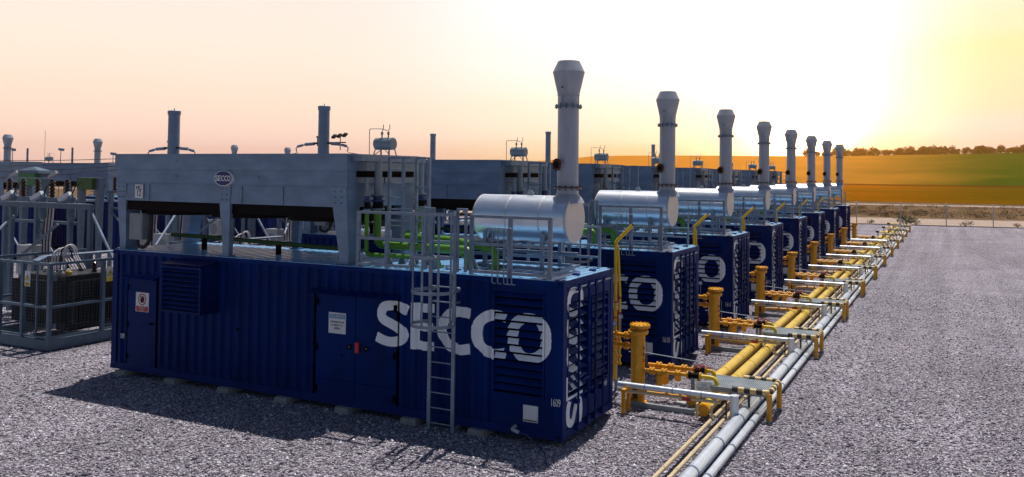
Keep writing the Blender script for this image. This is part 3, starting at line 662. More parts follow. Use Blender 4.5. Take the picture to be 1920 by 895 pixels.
# ================================================================== SILENCER + STACK
def make_sil():
    t = thing('exhaust_silencer', 'x', 'silencer', (-.6, 1.42, 2.9)); X = .6; z = lambda v: v-2.9
    b = MB(); b.lathe((-1.98, 0, z(3.93)), [(.30, -.03), (.41, 0), (.455, .04), (.465, .08), (.465, 2.14)], 'alu', 48, 'x'); bo = b.build('drum', t)
    for x in (-1.93, -1.2, -.45):
        e = MB(); e.lathe((x, 0, z(3.93)), [(.466, 0), (.4695, .002), (.4695, .03), (.466, .032)], 'alu_end', 48, 'x'); e.build('seam_band', t)
    e = MB(); e.lathe((.165, 0, z(3.93)), [(.472, -.05), (.478, 0), (.470, .012), (.30, .02), (.001, .022)], 'alu_end', 48, 'x'); e.build('end_cap', t)
    lg = MB(); lg.hexa([(-.93, -.012, z(4.38)), (-.75, -.012, z(4.38)), (-.75, .012, z(4.38)), (-.93, .012, z(4.38))], [(-.88, -.012, z(4.50)), (-.80, -.012, z(4.50)), (-.80, .012, z(4.50)), (-.88, .012, z(4.50))], 'stack'); lg.build('lifting_lug', t)
    s = MB(); s.lathe((0, 0, z(4.28)), [(.34, -.02), (.30, .06), (.222, .16), (.215, .26), (.215, .27)], 'stack', 32); s.lathe((0, 0, z(4.58)), [(.213, 0), (.213, 1.62)], 'stack', 32); s.build('stack_pipe', t)
    for zz in (4.555, 6.19):
        f = MB(); f.lathe((0, 0, z(zz)-.022), [(.215, 0), (.275, 0), (.275, .018), (.215, .018)], 'galv', 32); f.lathe((0, 0, z(zz)+.004), [(.215, 0), (.275, 0), (.275, .018), (.215, .018)], 'rust' if zz < 5 else 'galv', 32); f.bolts((0, 0, z(zz)), .25, 12, 'black', .045, .014); f.build('flange', t)
    n = MB(); n.lathe((0, 0, z(6.21)), [(.205, 0), (.205, .24)], 'stack', 32)
    for k in range(6): a = k*math.pi/3+.3; n.box(.207*math.cos(a)-.008, .207*math.cos(a)+.008, .207*math.sin(a)-.008, .207*math.sin(a)+.008, z(6.22), z(6.42), 'stack')
    n.build('neck', t)
    c = MB(); c.lathe((0, 0, z(6.42)), [(.20, 0), (.218, .005), (.322, .455)], 'stack', 32, cap=False); c.lathe((0, 0, z(6.42)), [(.325, .45), (.325, .465)], 'stack', 32, cap=False); c.lathe((0, 0, z(6.42)), [(.322, .465), (.222, .68), (.205, .685), (.20, .4)], 'stack', 32, cap=False)
    c.lathe((0, 0, z(6.80)), [(.2, 0), (.01, .001)], 'black', 24, cap=False); c.lathe((0, -.0, z(6.42)), [(.208, -.012), (.226, -.012), (.226, .012), (.208, .012)], 'stack', 32)
    c.cyl((-.02, -.25, z(6.56)), (-.02, -.262, z(6.56)), .018, 'black', 8); c.build('cowl', t)
    a = -1.95; p = MB(); d = Vector((math.cos(a), math.sin(a), 0)); zc = Vector((0, 0, z(5.02)))
    p.cyl(zc+d*.18, zc+d*.29, .08, 'stack', 16); p.cyl(zc+d*.29, zc+d*.31, .125, 'rust', 20); p.cyl(zc+d*.31, zc+d*.325, .075, 'black', 16)
    sd = d.cross(Vector((0, 0, 1)))
    for k in range(8): q = zc+d*.30+(sd*math.cos(k*math.pi/4)+Vector((0, 0, 1))*math.sin(k*math.pi/4))*.105; p.cyl(q-d*.02, q+d*.04, .013, 'dark', 6)
    p.build('port', t)
    # saddle frame
    f = MB()
    for x in (-1.65, -.35):
        for y in (-.42, .42): f.bar((x, y, .02), (x, y, z(3.66)), .07, .07, 'galv')
        f.bar((x, -.42, z(3.46)), (x, .42, z(3.46)), .07, .07, 'galv')
        f.hexa([(x-.04, -.40, z(3.46)), (x+.04, -.40, z(3.46)), (x+.04, .40, z(3.46)), (x-.04, .40, z(3.46))], [(x-.04, -.30, z(3.53)), (x+.04, -.30, z(3.53)), (x+.04, .30, z(3.53)), (x-.04, .30, z(3.53))], 'galv')
    for y in (-.42, .42):
        for zz in (2.96, 3.20): f.bar((-1.9, y, z(zz)), (.05, y, z(zz)), .06, .06, 'galv')
    for x in (-1.9, .05): f.bar((x, -.45, z(2.96)), (x, .45, z(2.96)), .06, .06, 'galv')
    f.build('support_frame', t); return t
sil = make_sil(); sils = [sil]
for k in range(1, 8): c = copy_tree(sil); c.location.y += D*k; sils.append(c)
for k, c in enumerate(sils): c['group'] = 'exhaust silencers with stacks on the near row'; c['label'] = 'silver exhaust silencer drum with tall grey stack on the %s container' % ORD[k] + (', the tallest in view' if k == 0 else '')
# ================================================================== RAILINGS + LADDERS
def make_rail():
    t = thing('roof_railing', 'x', 'railing', (0, 0, 2.9)); y = .03
    def sec(name, xs, ytop=y):
        r = MB(); h = 1.13
        for x in xs: r.bar((x, y, 0), (x, y, h), .075, .05, 'galv', (0, 1, 0))
        for zz in (h-.02, .58, .06): r.bar((xs[0]-.02, y-.028, zz), (xs[-1]+.02, y-.028, zz),   .012 if zz == .58 else .05, .055, 'galv')
        return r
    r = sec('a', (-4.70, -3.98, -3.36)); r.bar((-4.66, y, .06), (-4.58, y, .30), .02, .04, 'galv'); r.build('rail_section', t)
    r = sec('b', (-1.98, -1.13, -.30)); r.bar((-1.92, y, .28), (-1.80, y, .04), .02, .04, 'galv'); r.bar((-.36, y, .2), (-.52, y, .03), .02, .03, 'galv')
    r.bar((-.30, y, .10), (-.30, 1.0, .10), .04, .04, 'galv'); r.build('rail_section', t)
    r = MB()
    for x in (-1.98, -1.13, -.30): r.bar((x, WID-.05, 0), (x, WID-.05, .85), .05, .05, 'galv', (0, 1, 0))
    for zz in (.83, .45, .2): r.bar((-2, WID-.05, zz), (-.28, WID-.05, zz), .04, .04, 'galv')
    r.build('rail_section', t)
    for i, x in enumerate((-1.45, -1.33, -1.20, -1.12, -1.03)):
        q = MB(); q.tube(fil([(x-.10, y-.16, .90), (x, y-.13, .92), (x+.01, y-.14, .4), (x, y-.12, -.13), (x+.07, y-.10, -.13)], .05), .012, 'galv', 6); q.build('hook_rod', t)
    return t
def make_ladder():
    t = thing('caged_ladder', 'x', 'ladder', (-2.47, -.22, G)); g = -G
    for s in (-.27, .27): r = MB(); r.bar((s, 0, .03), (s, 0, 4.10+g), .075, .03, 'galv', (0, 1, 0)); r.build('stringer', t)
    zz = .14
    while zz < 3.9:
        r = MB(); r.cyl((-.25, 0, zz+g-.1), (.25, 0, zz+g-.1), .014, 'galv', 8); r.build('rung', t); zz += .29
    r = MB(); hoops = (1.98, 2.60, 3.25, 4.06)
    def hp(a): return (-.0+.42*math.sin(a), -.38+.40*math.cos(a))
    for zh in hoops:
        pts = [(-.27, 0)]+[hp(a*math.pi/12) for a in range(-8, -25, -1)][:0]
        pts = [(-.29, .02)]+[(.44*math.cos(a), -.26-.42*math.sin(a)) for a in [math.pi-.1+.0 - k*(math.pi-.2)/12*1 for k in range(13)]]+[(.29, .02)]
        P = [Vector((x, y, zh+g)) for x, y in pts]
        for a, b in zip(P, P[1:]): r.bar(a, b, .008, .06, 'galv')
    for a in (.25, .85, 1.57, 2.29, 2.9): r.bar((.435*math.cos(a), -.26-.415*math.sin(a), 1.95+g), (.435*math.cos(a), -.26-.415*math.sin(a), 4.10+g), .045, .01, 'galv', (math.cos(a), -math.sin(a), 0))
    r.build('cage', t)
    r = MB()
    for s in (-.27, .27):
        r.bar((s, 0, .06), (s, .26, .10), .05, .05, 'galv'); r.bar((s, 0, 2.35+g), (s, .2, 2.35+g), .04, .04, 'galv'); r.cyl((s+.02, .05, 2.60+g), (s+.02, .13, 2.60+g), .05, 'galv', 10)
    r.build('wall_bracket', t)
    r = MB()
    for s in (-.42, .32):
        for q in (0, .16): r.bar((s+q, .02+q*.2, 2.95+g), (s+q, .02+q*.2, 4.14+g), .05, .04, 'galv', (0, 1, 0))
        r.bar((s-.02, .02, 4.14+g), (s+.2, .05, 4.14+g), .05, .04, 'galv')
    r.build('top_gate', t)
    return t
def make_access():
    t = thing('access_frame', 'x', 'ladder', (-4.28, .75, 2.9)); h = 2.24
    r = MB()
    for x, y in ((-.20, 0), (.16, 0), (.32, .25), (.64, .25)): r.bar((x, y, 0), (x, y, h), .06, .06, 'galv', (0, 1, 0))
    for zz in (h, 1.62, .9): r.bar((-.22, 0, zz), (.34, .0, zz), .05, .04, 'galv'); r.bar((.32, .25, zz), (.66, .25, zz), .05, .04, 'galv')
    r.bar((-.2, 0, 1.15), (.66, .2, 1.15), .04, .03, 'galv'); r.build('frame', t)
    for k in range(7): q = MB(); q.cyl((-.2, .03, .3*k+.2), (.16, .03, .3*k+.2), .012, 'galv', 6); q.build('rung', t)
    b = MB()
    for x, y in ((-.2, 0), (.16, 0), (.32, .25), (.64, .25)): b.hexa([(x-.1, y-.02, 0), (x+.1, y-.02, 0), (x+.1, y+.02, 0), (x-.1, y+.02, 0)], [(x-.02, y-.02, .2), (x+.04, y-.02, .2), (x+.04, y+.02, .2), (x-.02, y+.02, .2)], 'grey')
    b.build('foot_gusset', t)
    return t
def make_green():
    t = thing('coolant_pipework', 'x', 'pipes', (0, 0, 2.9)); z = lambda v: v-2.9; X = -4.76
    def P(name, path, r, m='green', bend=.18, fl=True):
        b = MB(); b.tube(fil([(a, c, z(d)) for a, c, d in path], bend, 6), r, m, 14); 
        e = path[-1]
        if fl: b.lathe((e[0], e[1], z(e[2])), [(r*1.7, 0), (r*1.7, .03)], m, 14); b.bolts((e[0], e[1], z(e[2])+.02), r*1.45, 8, m, .03, .01)
        b.build(name, t)
    P('supply_pipe', [(X, .72, 4.03), (X, .72, 3.28), (-2.42, .72, 3.28), (-2.42, .72, 2.92)], .082)
    P('return_pipe', [(X, 2.28, 4.03), (X, 2.28, 3.50), (X, 1.55, 3.40), (-3.2, 1.15, 3.42), (-1.92, .86, 3.30), (-1.92, .86, 2.92)], .082)
    P('balance_pipe', [(X, .36, 4.03), (X, .36, 3.10), (-3.05, .46, 3.10), (-3.0, .5, 2.92)], .045, bend=.12)
    P('branch_pipe', [(-3.9, 1.0, 3.2), (-2.9, 1.0, 3.2), (-2.6, 1.0, 3.05), (-2.6, 1.0, 2.92)], .05, bend=.1)
    P('bypass_pipe', [(-11.3, .95, 3.22), (-9.9, .98, 3.2), (-5.2, .80, 3.12)], .05, 'dgreen', .05, False)
    b = MB(); b.tube(fil([(-9.9, 1.05, z(3.2)), (-9.6, 1.3, z(3.22)), (-9.6, 1.3, z(3.8))], .15), .045, 'dgreen', 10); b.build('riser', t)
    for x in (-10.15, -7.75, -5.9): s = MB(); s.box(x-.04, x+.04, .88, .98, z(2.9), z(3.17), 'black'); s.build('support', t)
    for x in (-4.3, -3.7, -3.1): s = MB(); s.hexa([(x-.1, .5, z(2.9)), (x+.1, .5, z(2.9)), (x+.1, .54, z(2.9)), (x-.1, .54, z(2.9))], [(x-.02, .5, z(3.08)), (x+.03, .5, z(3.08)), (x+.03, .54, z(3.08)), (x-.02, .54, z(3.08))], 'grey'); s.build('support', t)
    return t
for mk, lab, grp in ((make_rail, 'galvanised guard railing along the roof edge of the %s container', 'roof railings'), (make_ladder, 'galvanised caged ladder fixed to the side of the %s container', 'caged ladders'),
                     (make_access, 'upright steel access frame between railing and cooler on the %s container', 'access frames'), (make_green, 'bright green coolant pipes bending down into the roof of the %s container', 'green coolant pipes')):
    o = mk(); L_ = [o]
    for k in range(1, 8): c = copy_tree(o); c.location.y += D*k; L_.append(c)
    for k, c in enumerate(L_): c['label'] = lab % ORD[k]; c['group'] = grp
#@@PART3
# ================================================================== concrete blocks under the nearest container
for i, x in enumerate((-11.7, -10.0, -8.3, -6.6, -4.95, -3.3, -1.75)):
    b = MB(); b.taper((x-.19, x+.19, -.13, .3, G-.02), (x-.17, x+.17, -.11, .3, -.004), 'concrete')
    tag(b.build('concrete_block'), ['concrete foot block under the single door at the far left end of the nearest container', 'concrete foot block under the intake hood of the nearest container', 'concrete foot block below the plain ribbed wall left of the double door', 'concrete foot block just left of the double door foot', 'concrete foot block under the middle of the double door', 'concrete foot block just left of the ladder foot', 'concrete foot block just right of the ladder foot'][i], 'block', 'concrete foot blocks under the nearest container')
for k in range(1, 5):
    b = MB(); b.taper((-1.9, -1.5, D*k-.12, D*k+.3, G-.02), (-1.88, -1.52, D*k-.1, D*k+.3, -.004), 'concrete')
    tag(b.build('concrete_block'), 'concrete foot block under the front end of the %s container' % ORD[k], 'block', 'concrete foot blocks behind')
# hose at the corner
h = MB(); h.tube(fil([(-.95, -.02, .16), (-.95, -.16, .14), (-.80, -.16, .10)], .05), .035, 'pale', 10); h.tube(fil([(-.80, -.16, .10), (-.62, -.2, .10), (-.3, -.45, G+.16), (.02, -.72, G+.12), (.10, -.85, G+.01)], .15), .014, 'blue', 8)
tag(h.build('drain_hose'), 'thin blue drain hose with white fitting curling onto the gravel at the nearest corner', 'hose')
# loose crushed stone in the near gravel
import numpy as np
def stones(n=110000):
    rg = np.random.default_rng(4); P = np.empty((0, 2))
    while len(P) < n:
        q = np.stack([rg.uniform(-22, 16, 400000), rg.uniform(-8, 26, 400000)], 1)
        d = np.hypot(q[:, 0]-CAM.x, q[:, 1]-CAM.y); keep = rg.random(len(q)) < np.clip((11/d)**2.2, 0, 1)
        keep &= ~((q[:, 0] < -.05) & (q[:, 0] > -LEN) & ((q[:, 1] % D) < WID-.05) & (q[:, 1] > .05))
        # only the wedge of yard the photograph could see
        v = q-np.array([CAM.x, CAM.y]); a = np.degrees(np.arctan2(v[:, 1], v[:, 0])); keep &= (a > 78) & (a < 162)
        P = np.concatenate([P, q[keep]])
    P = P[:n]
    base = np.array([(1, 0, 0), (-1, 0, 0), (0, 1, 0), (0, -1, 0), (0, 0, 1), (0, 0, -1)], float)
    s = rg.lognormal(math.log(.019), .38, n)[:, None, None]
    V = base[None]*rg.uniform(.6, 1.35, (n, 6, 1))+rg.normal(0, .22, (n, 6, 3)); V[:, :, 2] *= .72
    A = rg.uniform(0, 6.283, n); c, s_ = np.cos(A)[:, None], np.sin(A)[:, None]
    X = V[:, :, 0]*c-V[:, :, 1]*s_; Y = V[:, :, 0]*s_+V[:, :, 1]*c; V = np.stack([X, Y, V[:, :, 2]], 2)*s
    V[:, :, 0] += P[:, None, 0]; V[:, :, 1] += P[:, None, 1]; V[:, :, 2] += G+.006
    Fc = np.array([(0, 2, 4), (2, 1, 4), (1, 3, 4), (3, 0, 4), (2, 0, 5), (1, 2, 5), (3, 1, 5), (0, 3, 5)])
    Fa = (Fc[None]+(np.arange(n)*6)[:, None, None]).reshape(-1, 3)
    me = bpy.data.meshes.new('loose_gravel'); me.vertices.add(n*6); me.vertices.foreach_set('co', V.reshape(-1).astype(np.float32))
    me.loops.add(len(Fa)*3); me.loops.foreach_set('vertex_index', Fa.reshape(-1).astype(np.int32)); me.polygons.add(len(Fa)); me.polygons.foreach_set('loop_start', (np.arange(len(Fa))*3).astype(np.int32)); me.polygons.foreach_set('loop_total', np.full(len(Fa), 3, np.int32))
    me.update(calc_edges=True); me.validate(); me.materials.append(M['stone']); o = bpy.data.objects.new('loose_gravel', me); sc.collection.objects.link(o)
    return tag(o, 'loose crushed grey and pinkish stones strewn over the near yard', 'gravel', kind='stuff')
stones()
# ================================================================== gas vent pipes, filters, trains
def make_vent():
    t = thing('gas_vent_pipe', 'x', 'pipe', (-.64, 4.2, G)); b = MB()
    b.tube([(0, 0, .25), (0, 0, 3.37)], .042, 'lemon', 12); b.tube(fil([(0, 0, 3.36), (0, 0, 3.40), (.42, -.05, 3.80)], .04), .042, 'lemon', 12); b.cyl((.405, -.048, 3.785), (.423, -.05, 3.803), .035, 'black', 10); b.build('main_pipe', t)
    b = MB(); b.tube([(.10, .02, .6), (.10, .02, 2.2), (.045, .01, 3.3)], .03, 'lemon', 10)
    for zz in (1.25, 1.75, 2.1): b.cyl((.10, .02, zz), (.10, .02, zz+.05), .033, 'red', 10); b.cyl((0, 0, zz-.1), (0, 0, zz-.06), .045, 'red', 10)
    b.build('branch_pipe', t)
    for zz in (.6, .78, .96, 1.1):
        b = MB(); b.lathe((.10, .02, zz), [(.05, 0), (.05, .03)], 'yellow', 10); b.build('coupling', t)
        b = MB(); b.lathe((0, 0, zz+.04), [(.06, 0), (.06, .02)], 'yellow', 10); b.build('coupling', t)
    b = MB(); b.bar((0, .07, 0), (0, .07, 1.0), .06, .06, 'galv'); b.build('post', t)
    return t
def make_filter():
    t = thing('gas_filter', 'x', 'filter', (.17, 3.5, G))
    b = MB(); b.lathe((0, 0, .03), [(.155, 0), (.155, 1.50)], 'yellow', 28); b.build('vessel', t)
    b = MB(); b.lathe((0, 0, 0), [(.155, 0), (.27, .0), (.27, .03), (.16, .035)], 'yellow', 4); b.box(-.06, .05, -.162, -.150, .12, .32, 'rust'); b.build('base', t)
    for zz, n, dx in ((1.53, 12, 0), (1.66, 12, .03)):
        b = MB(); b.lathe((dx, dx, zz-.03), [(.215, 0), (.222, .01), (.222, .055), (.21, .065)], 'yellow', 28); b.bolts((dx, dx, zz), .19, n, 'yellow', .055, .017); b.build('flange', t)
    b = MB(); b.cyl((0, 0, 1.53), (.03, .03, 1.66), .13, 'yellow', 16); b.build('neck', t)
    for zz in (1.42, 1.20):
        b = MB(); b.cyl((-.14, 0, zz), (-.62, .1, zz), .05, 'yellow', 12)
        for x in (-.24, -.29, -.5): b.cyl((x, .03, zz), (x-.03, .035, zz), .085, 'yellow', 14)
        b.build('inlet_pipe', t)
    for x, zz in ((-.42, 1.82), (-.55, 1.66)):
        b = MB(); b.cyl((x, .03, zz-.3), (x, .03, zz-.05), .012, 'galv', 6); b.cyl((x, -.0, zz), (x, .03, zz), .055, 'galv', 16); b.cyl((x, -.004, zz), (x, 0, zz), .045, 'signwhite', 16); b.build('pressure_gauge', t)
    b = MB(); b.tube(fil([(.16, -.05, .75), (.23, -.08, .75), (.23, -.08, 1.35), (.16, -.05, 1.38)], .03), .008, 'galv', 6)
    for k in range(3): b.box(.14, .165, -.07, -.03, .9+.13*k, .97+.13*k, 'red')
    for k in range(3): b.cyl((-.15, 0, .45+.12*k), (-.20, -.0, .45+.12*k), .012, 'galv', 6)
    b.build('level_gauge', t)
    return t
def make_train():
    t = thing('gas_regulator_train', 'x', 'valves', (.3, 3.5, G))
    for j, (y, zz) in enumerate(((0.0, .72), (.46, .74))):
        b = MB(); b.cyl((.02 if j == 0 else -.05, y, zz), (1.02, y, zz), .042, 'yellow', 12)
        for x in (.16, .24, .44, .52, .74, .82, .99): b.cyl((x-.012, y, zz), (x+.014, y, zz), .085, 'yellow', 14)
        for x in (.20, .48, .78): b.lathe((x, y, zz-.06), [(.03, 0), (.068, .03), (.068, .09), (.03, .125)], 'yellow', 12)
        b.build('valve_line', t)
        for x, q in (((.36, .42),) if j == 0 else ((.34, .40), (.63, .30))): b = MB(); b.lathe((x, y, zz-q), [(.04, 0), (.075, .03), (.075, q-.10), (.05, q-.06), (.05, q)], 'yellow', 14); b.build('cartridge_filter', t)
        b = MB(); b.lathe((1.02, y, zz), [(.075, 0), (.075, .03), (.05, .04), (.06, .07), (.05, .10), (.06, .13), (.05, .16), (.06, .19), (.075, .20), (.075, .23)], 'black', 14, 'x'); b.build('flexible_coupling', t)
        b = MB(); yy = y; e = 1.56 if j == 0 else 1.22
        b.cyl((1.25, y, zz), (1.28, y, zz), .085, 'yellow', 14); b.tube(fil([(1.27, y, zz), (e+.06 if j == 0 else e+.22, y, zz), (e+.06 if j == 0 else e+.22, y-.1, .3)], .14, 6), .045, 'lemon', 12); b.build('outlet_bend', t)
    b = MB(); b.cyl((.05, .1, .22), (1.15, .1, .22), .03, 'yellow', 10)
    for x in (.5, .8): b.cyl((x, .1, .22), (x, .1, .34), .035, 'yellow', 10); b.cyl((x-.1, .1, .22), (x+.08, .1, .22), .05, 'yellow', 10)
    b.build('drain_line', t)
    b = MB()
    for y in (-.35, .75): b.bar((-.35, y, .06), (1.25, y, .06), .09, .10, 'grey')
    for x in (-.3, 1.2): b.bar((x, -.35, .065), (x, .75, .065), .09, .09, 'grey')
    for y in (0, .46): b.bar((1.1, y, .1), (1.1, y, .68), .07, .05, 'grey', (0, 1, 0))
    b.build('skid', t)
    b = MB(); b.hexa([(.75, -.15, .115), (1.05, -.15, .115), (1.05, .15, .115), (.75, .15, .115)], [(.76, -.14, .15), (1.04, -.14, .15), (1.04, .14, .15), (.76, .14, .15)], 'pale'); b.build('drip_pan', t)
    b = MB(); random.seed(3)
    for k in range(6):
        x = .95+.05*k; b.tube([(x, .1, .82), (x+.05, .2+.02*k, .9+.02*(k % 3)), (x+.15, .4, .84), (x+.25, .5, .78)], .006, 'red' if k % 2 else 'dark', 5)
    b.build('cable', t)
    b = MB(); b.tube(fil([(-.55, .55, .95), (-.3, .75, .93), (.9, .85, .83), (.95, .85, .83), (.95, .85, .45)], .03), .012, 'galv', 6); b.build('impulse_tube', t)
    return t
def make_cross():
    t = thing('insulated_cross_pipe', 'x', 'pipe', (0, 2.72, G)); r = .058
    b = MB(); b.cyl((.02, 0, .56), (2.5, 0, .56), r, 'silver', 16)
    for x in (.6, 1.2, 1.8): b.cyl((x, 0, .56), (x+.02, 0, .56), r+.004, 'galv', 16)
    b.build('upper_pipe', t)
    b = MB(); b.cyl((.02, -.03, .44), (2.2, -.03, .45), .032, 'cream', 12); b.box(1.42, 1.60, -.07, .01, .40, .47, 'red'); b.build('lower_pipe', t)
    b = MB(); b.tube([(2.47, 0, .14), (2.47, 0, .62)], .09, 'silver', 16); b.build('vertical_branch', t)
    b = MB()
    for y in (-.22, .08): b.bar((.22, y, 0), (.22, y, .50), .07, .07, 'yellow', (0, 1, 0))
    b.bar((.22, -.25, .49), (.22, .11, .49), .07, .05, 'yellow'); b.build('support', t)
    for x in (1.78, 2.08):
        b = MB(); b.tube(fil([(x, -.16, .42), (x, -.25, .43), (x, -.25, .16)], .05), .022, 'cream', 8); b.cyl((x, -.25, .22), (x, -.25, .26), .045, 'cream', 10); b.build('drop_pipe', t)
    b = MB(); b.bar((2.30, .05, .1), (2.30, .05, .5), .03, .03, 'rust'); b.build('clamp_post', t)
    return t
def make_step():
    t = thing('crossover_platform', 'x', 'platform', (0, 3.35, G)); z = .58
    b = MB(); x0, x1 = 1.60, 3.0
    for k in range(36): x = x0+.02+k*(x1-x0-.04)/35; b.box(x-.009, x+.009, .05, 1.0, z-.035, z, 'grate')
    for k in range(9): y = .06+.93*k/8; b.box(x0+.01, x1-.01, y-.004, y+.004, z-.03, z-.003, 'grate')
    b.build('grating', t)
    b = MB()
    for y in (.03, 1.02): b.box(x0-.005, x1+.005, y-.02, y+.018, z-.10, z+.004, 'grey')
    for x in (x0-.02, x1+.02): b.box(x-.015, x+.014, .05, 1.0, z-.10, z+.004, 'grey')
    b.build('edge_frame', t)
    for x, y in ((3.03, 0), (3.03, 1.05)): b = MB(); b.cyl((x, y, .02), (x, y, z-.02), .056, 'yellow', 16); b.cyl((x, y, 0), (x, y, .035), .06, 'pale', 16); b.build('leg', t)
    for y in (.08, .97): b = MB(); b.bar((1.62, y, 0), (1.62, y, z-.1), .05, .05, 'galv', (0, 1, 0)); b.build('leg', t)
    for y in (0, 1.05):
        b = MB(); b.bar((2.62, y, 0), (2.62, y, z-.1), .04, .04, 'dark', (0, 1, 0)); b.build('brace_post', t)
    P = fil([(2.28, 0, z+.0), (3.03, 0, z+.0), (3.03, 1.05, z+.0), (2.28, 1.05, z+.0)], .12, 6)
    # constant length stripes
    d = [0]
    for a, c in zip(P, P[1:]): d.append(d[-1]+(c-a).length)
    def at(s):
        for i in range(len(P)-1):
            if s <= d[i+1]: return P[i].lerp(P[i+1], (s-d[i])/(d[i+1]-d[i]))
        return P[-1]
    b = MB(); n = 20; stp = d[-1]/n
    for k in range(n): b.tube([at(stp*(k+q/3)) for q in range(4)], .058, 'dark' if k % 2 == 0 else 'cream2', 14, True)
    b.build('striped_bumper', t)
    return t
M['cream2'] = mat('pale_yellow_paint', (.72, .50, .20), .45, 0, .1, 8, grime=.1)
vent = make_vent(); filt = make_filter(); train = make_train(); cross = make_cross(); step = make_step()
for o, n, lab, grp in ((vent, 8, 'tall thin yellow vent pipe with bent tip beside the far corner of the %s container', 'bent yellow vent pipes'), (filt, 8, 'orange yellow upright gas filter vessel with bolted lid beside the %s container', 'upright yellow gas filters'),
                       (train, 8, 'orange yellow valve train with black couplings on a grey skid by the %s container', 'yellow gas valve trains'), (cross, 8, 'silver clad pipe running across the gravel from the %s container to the header pipes', 'silver cross pipes'),
                       (step, 11, 'steel grating crossover step with black and yellow bumper, %s along the pipe run', 'crossover steps over the pipes')):
    L_ = [o]
    for k in range(1, n): c = copy_tree(o, None, ('cable',) if k > 3 else ()); c.location.y += D*k; L_.append(c)
    for k, c in enumerate(L_): c['label'] = lab % ORD[k]; c['group'] = grp
for k in range(8, 11):   # pipe stubs waiting for more machines
    t = thing('gas_branch_stub', 'yellow branch stub with black coupling beyond the last container, %s of three' % ['nearest', 'middle', 'farthest'][k-8], 'pipe', (1.35, 3.5+D*k, G), 'spare gas stubs')
    for y in (0, .46):
        b = MB(); b.tube(fil([(.0, y, .72), (.45, y, .72), (.45, y, .3)], .12), .045, 'lemon', 10); b.build('bend', t)
        b = MB(); b.lathe((-.23, y, .72), [(.075, 0), (.075, .03), (.05, .05), (.05, .18), (.075, .20), (.075, .23)], 'black', 12, 'x'); b.build('flexible_coupling', t)
    b = MB(); b.bar((-.1, .23, 0), (-.1, .23, .7), .06, .06, 'galv'); b.build('post', t)
# long pipes
def pipeline(name, x, z, r, m, y0, y1, lab, cap=None, bands=True, m2=None):
    t = thing(name, lab, 'pipe', (x, y0, z), 'long pipes on the gravel')
    b = MB(); b.cyl((0, 0, 0), (0, y1-y0, 0), r, m, 20); b.build('pipe_run', t)
    if cap: b = MB(); b.lathe((0, -.13, 0), [(r*.2, -.02), (r*.85, -.015), (r*1.0, .0), (r*1.0, .13)], cap, 28, 'y'); b.build('end_cap', t)
    if bands:
        y = 1.0
        while y < min(y1-y0, 62):
            b = MB(); b.lathe((0, y, 0), [(r+.001, 0), (r+.008, 0), (r+.008, .05), (r+.001, .05)], m2 or m, 20, 'y'); b.build('band', t); y += 1.61
    return t
pipeline('gas_header_pipe', 1.81, .10, .13, 'yellow2', 2.95, 71, 'thick yellow header pipe with round capped end, right one of the yellow pair', 'yellow', m2='yellow2')
pipeline('gas_header_pipe', 1.40, .10, .13, 'yellow2', 3.55, 71, 'thick yellow header pipe, left one of the pair nearer the containers', 'yellow', m2='yellow2')
pipeline('oil_pipe', 2.08, .04, .036, 'cream', -8, 70, 'thin cream pipe on the gravel, left one of the cream pair', m2='cream')
pipeline('oil_pipe', 2.30, .04, .036, 'cream', -8, 70, 'thin cream pipe on the gravel, right one beside the silver pipe', m2='cream')
pipeline('insulated_pipe', 2.56, .04, .115, 'silver', -8, 70, 'wide silver clad pipe along the cream pipes', m2='galv')
pipeline('insulated_pipe', 2.81, .00, .07, 'silver', -8, 70, 'narrower silver clad pipe, outermost beside the open gravel', m2='galv')
for k in range(0, 13):
    b = MB(); y = 4.9+5.1*k; b.box(1.25, 2.93, y-.04, y+.04, G, -.09+.0, 'galv'); b.box(2.15, 2.95, y-.03, y+.03, -.09, -.075, 'dark')
    tag(b.build('pipe_sleeper'), 'flat steel sleeper under the pipe run, %s from the front' % (ORD+['thirteenth', 'fourteenth'])[k], 'support', 'pipe sleepers')
# small tag sign on the yellow pipe
t = thing('pipe_sign', 'small white tag sign standing by the nearest crossover step', 'sign', (1.55, 3.30, G))
b = MB(); b.hexa([(-.02, -.02, .44), (.30, .06, .44), (.30, .07, .44), (-.02, -.01, .44)], [(-.02, -.0, .66), (.30, .08, .66), (.30, .09, .66), (-.02, .01, .66)], 'signwhite'); b.build('panel', t)
b = MB(); b.cyl((.14, .04, .2), (.14, .04, .5), .015, 'lemon', 8); b.build('post', t)
for i, q in enumerate(('GAS', 'NATURAL')): text_part(q, .07, 'signblue', t, 'writing', (.14, .018+.0, .585-.07*i), (R(84), 0, R(14)), .8)
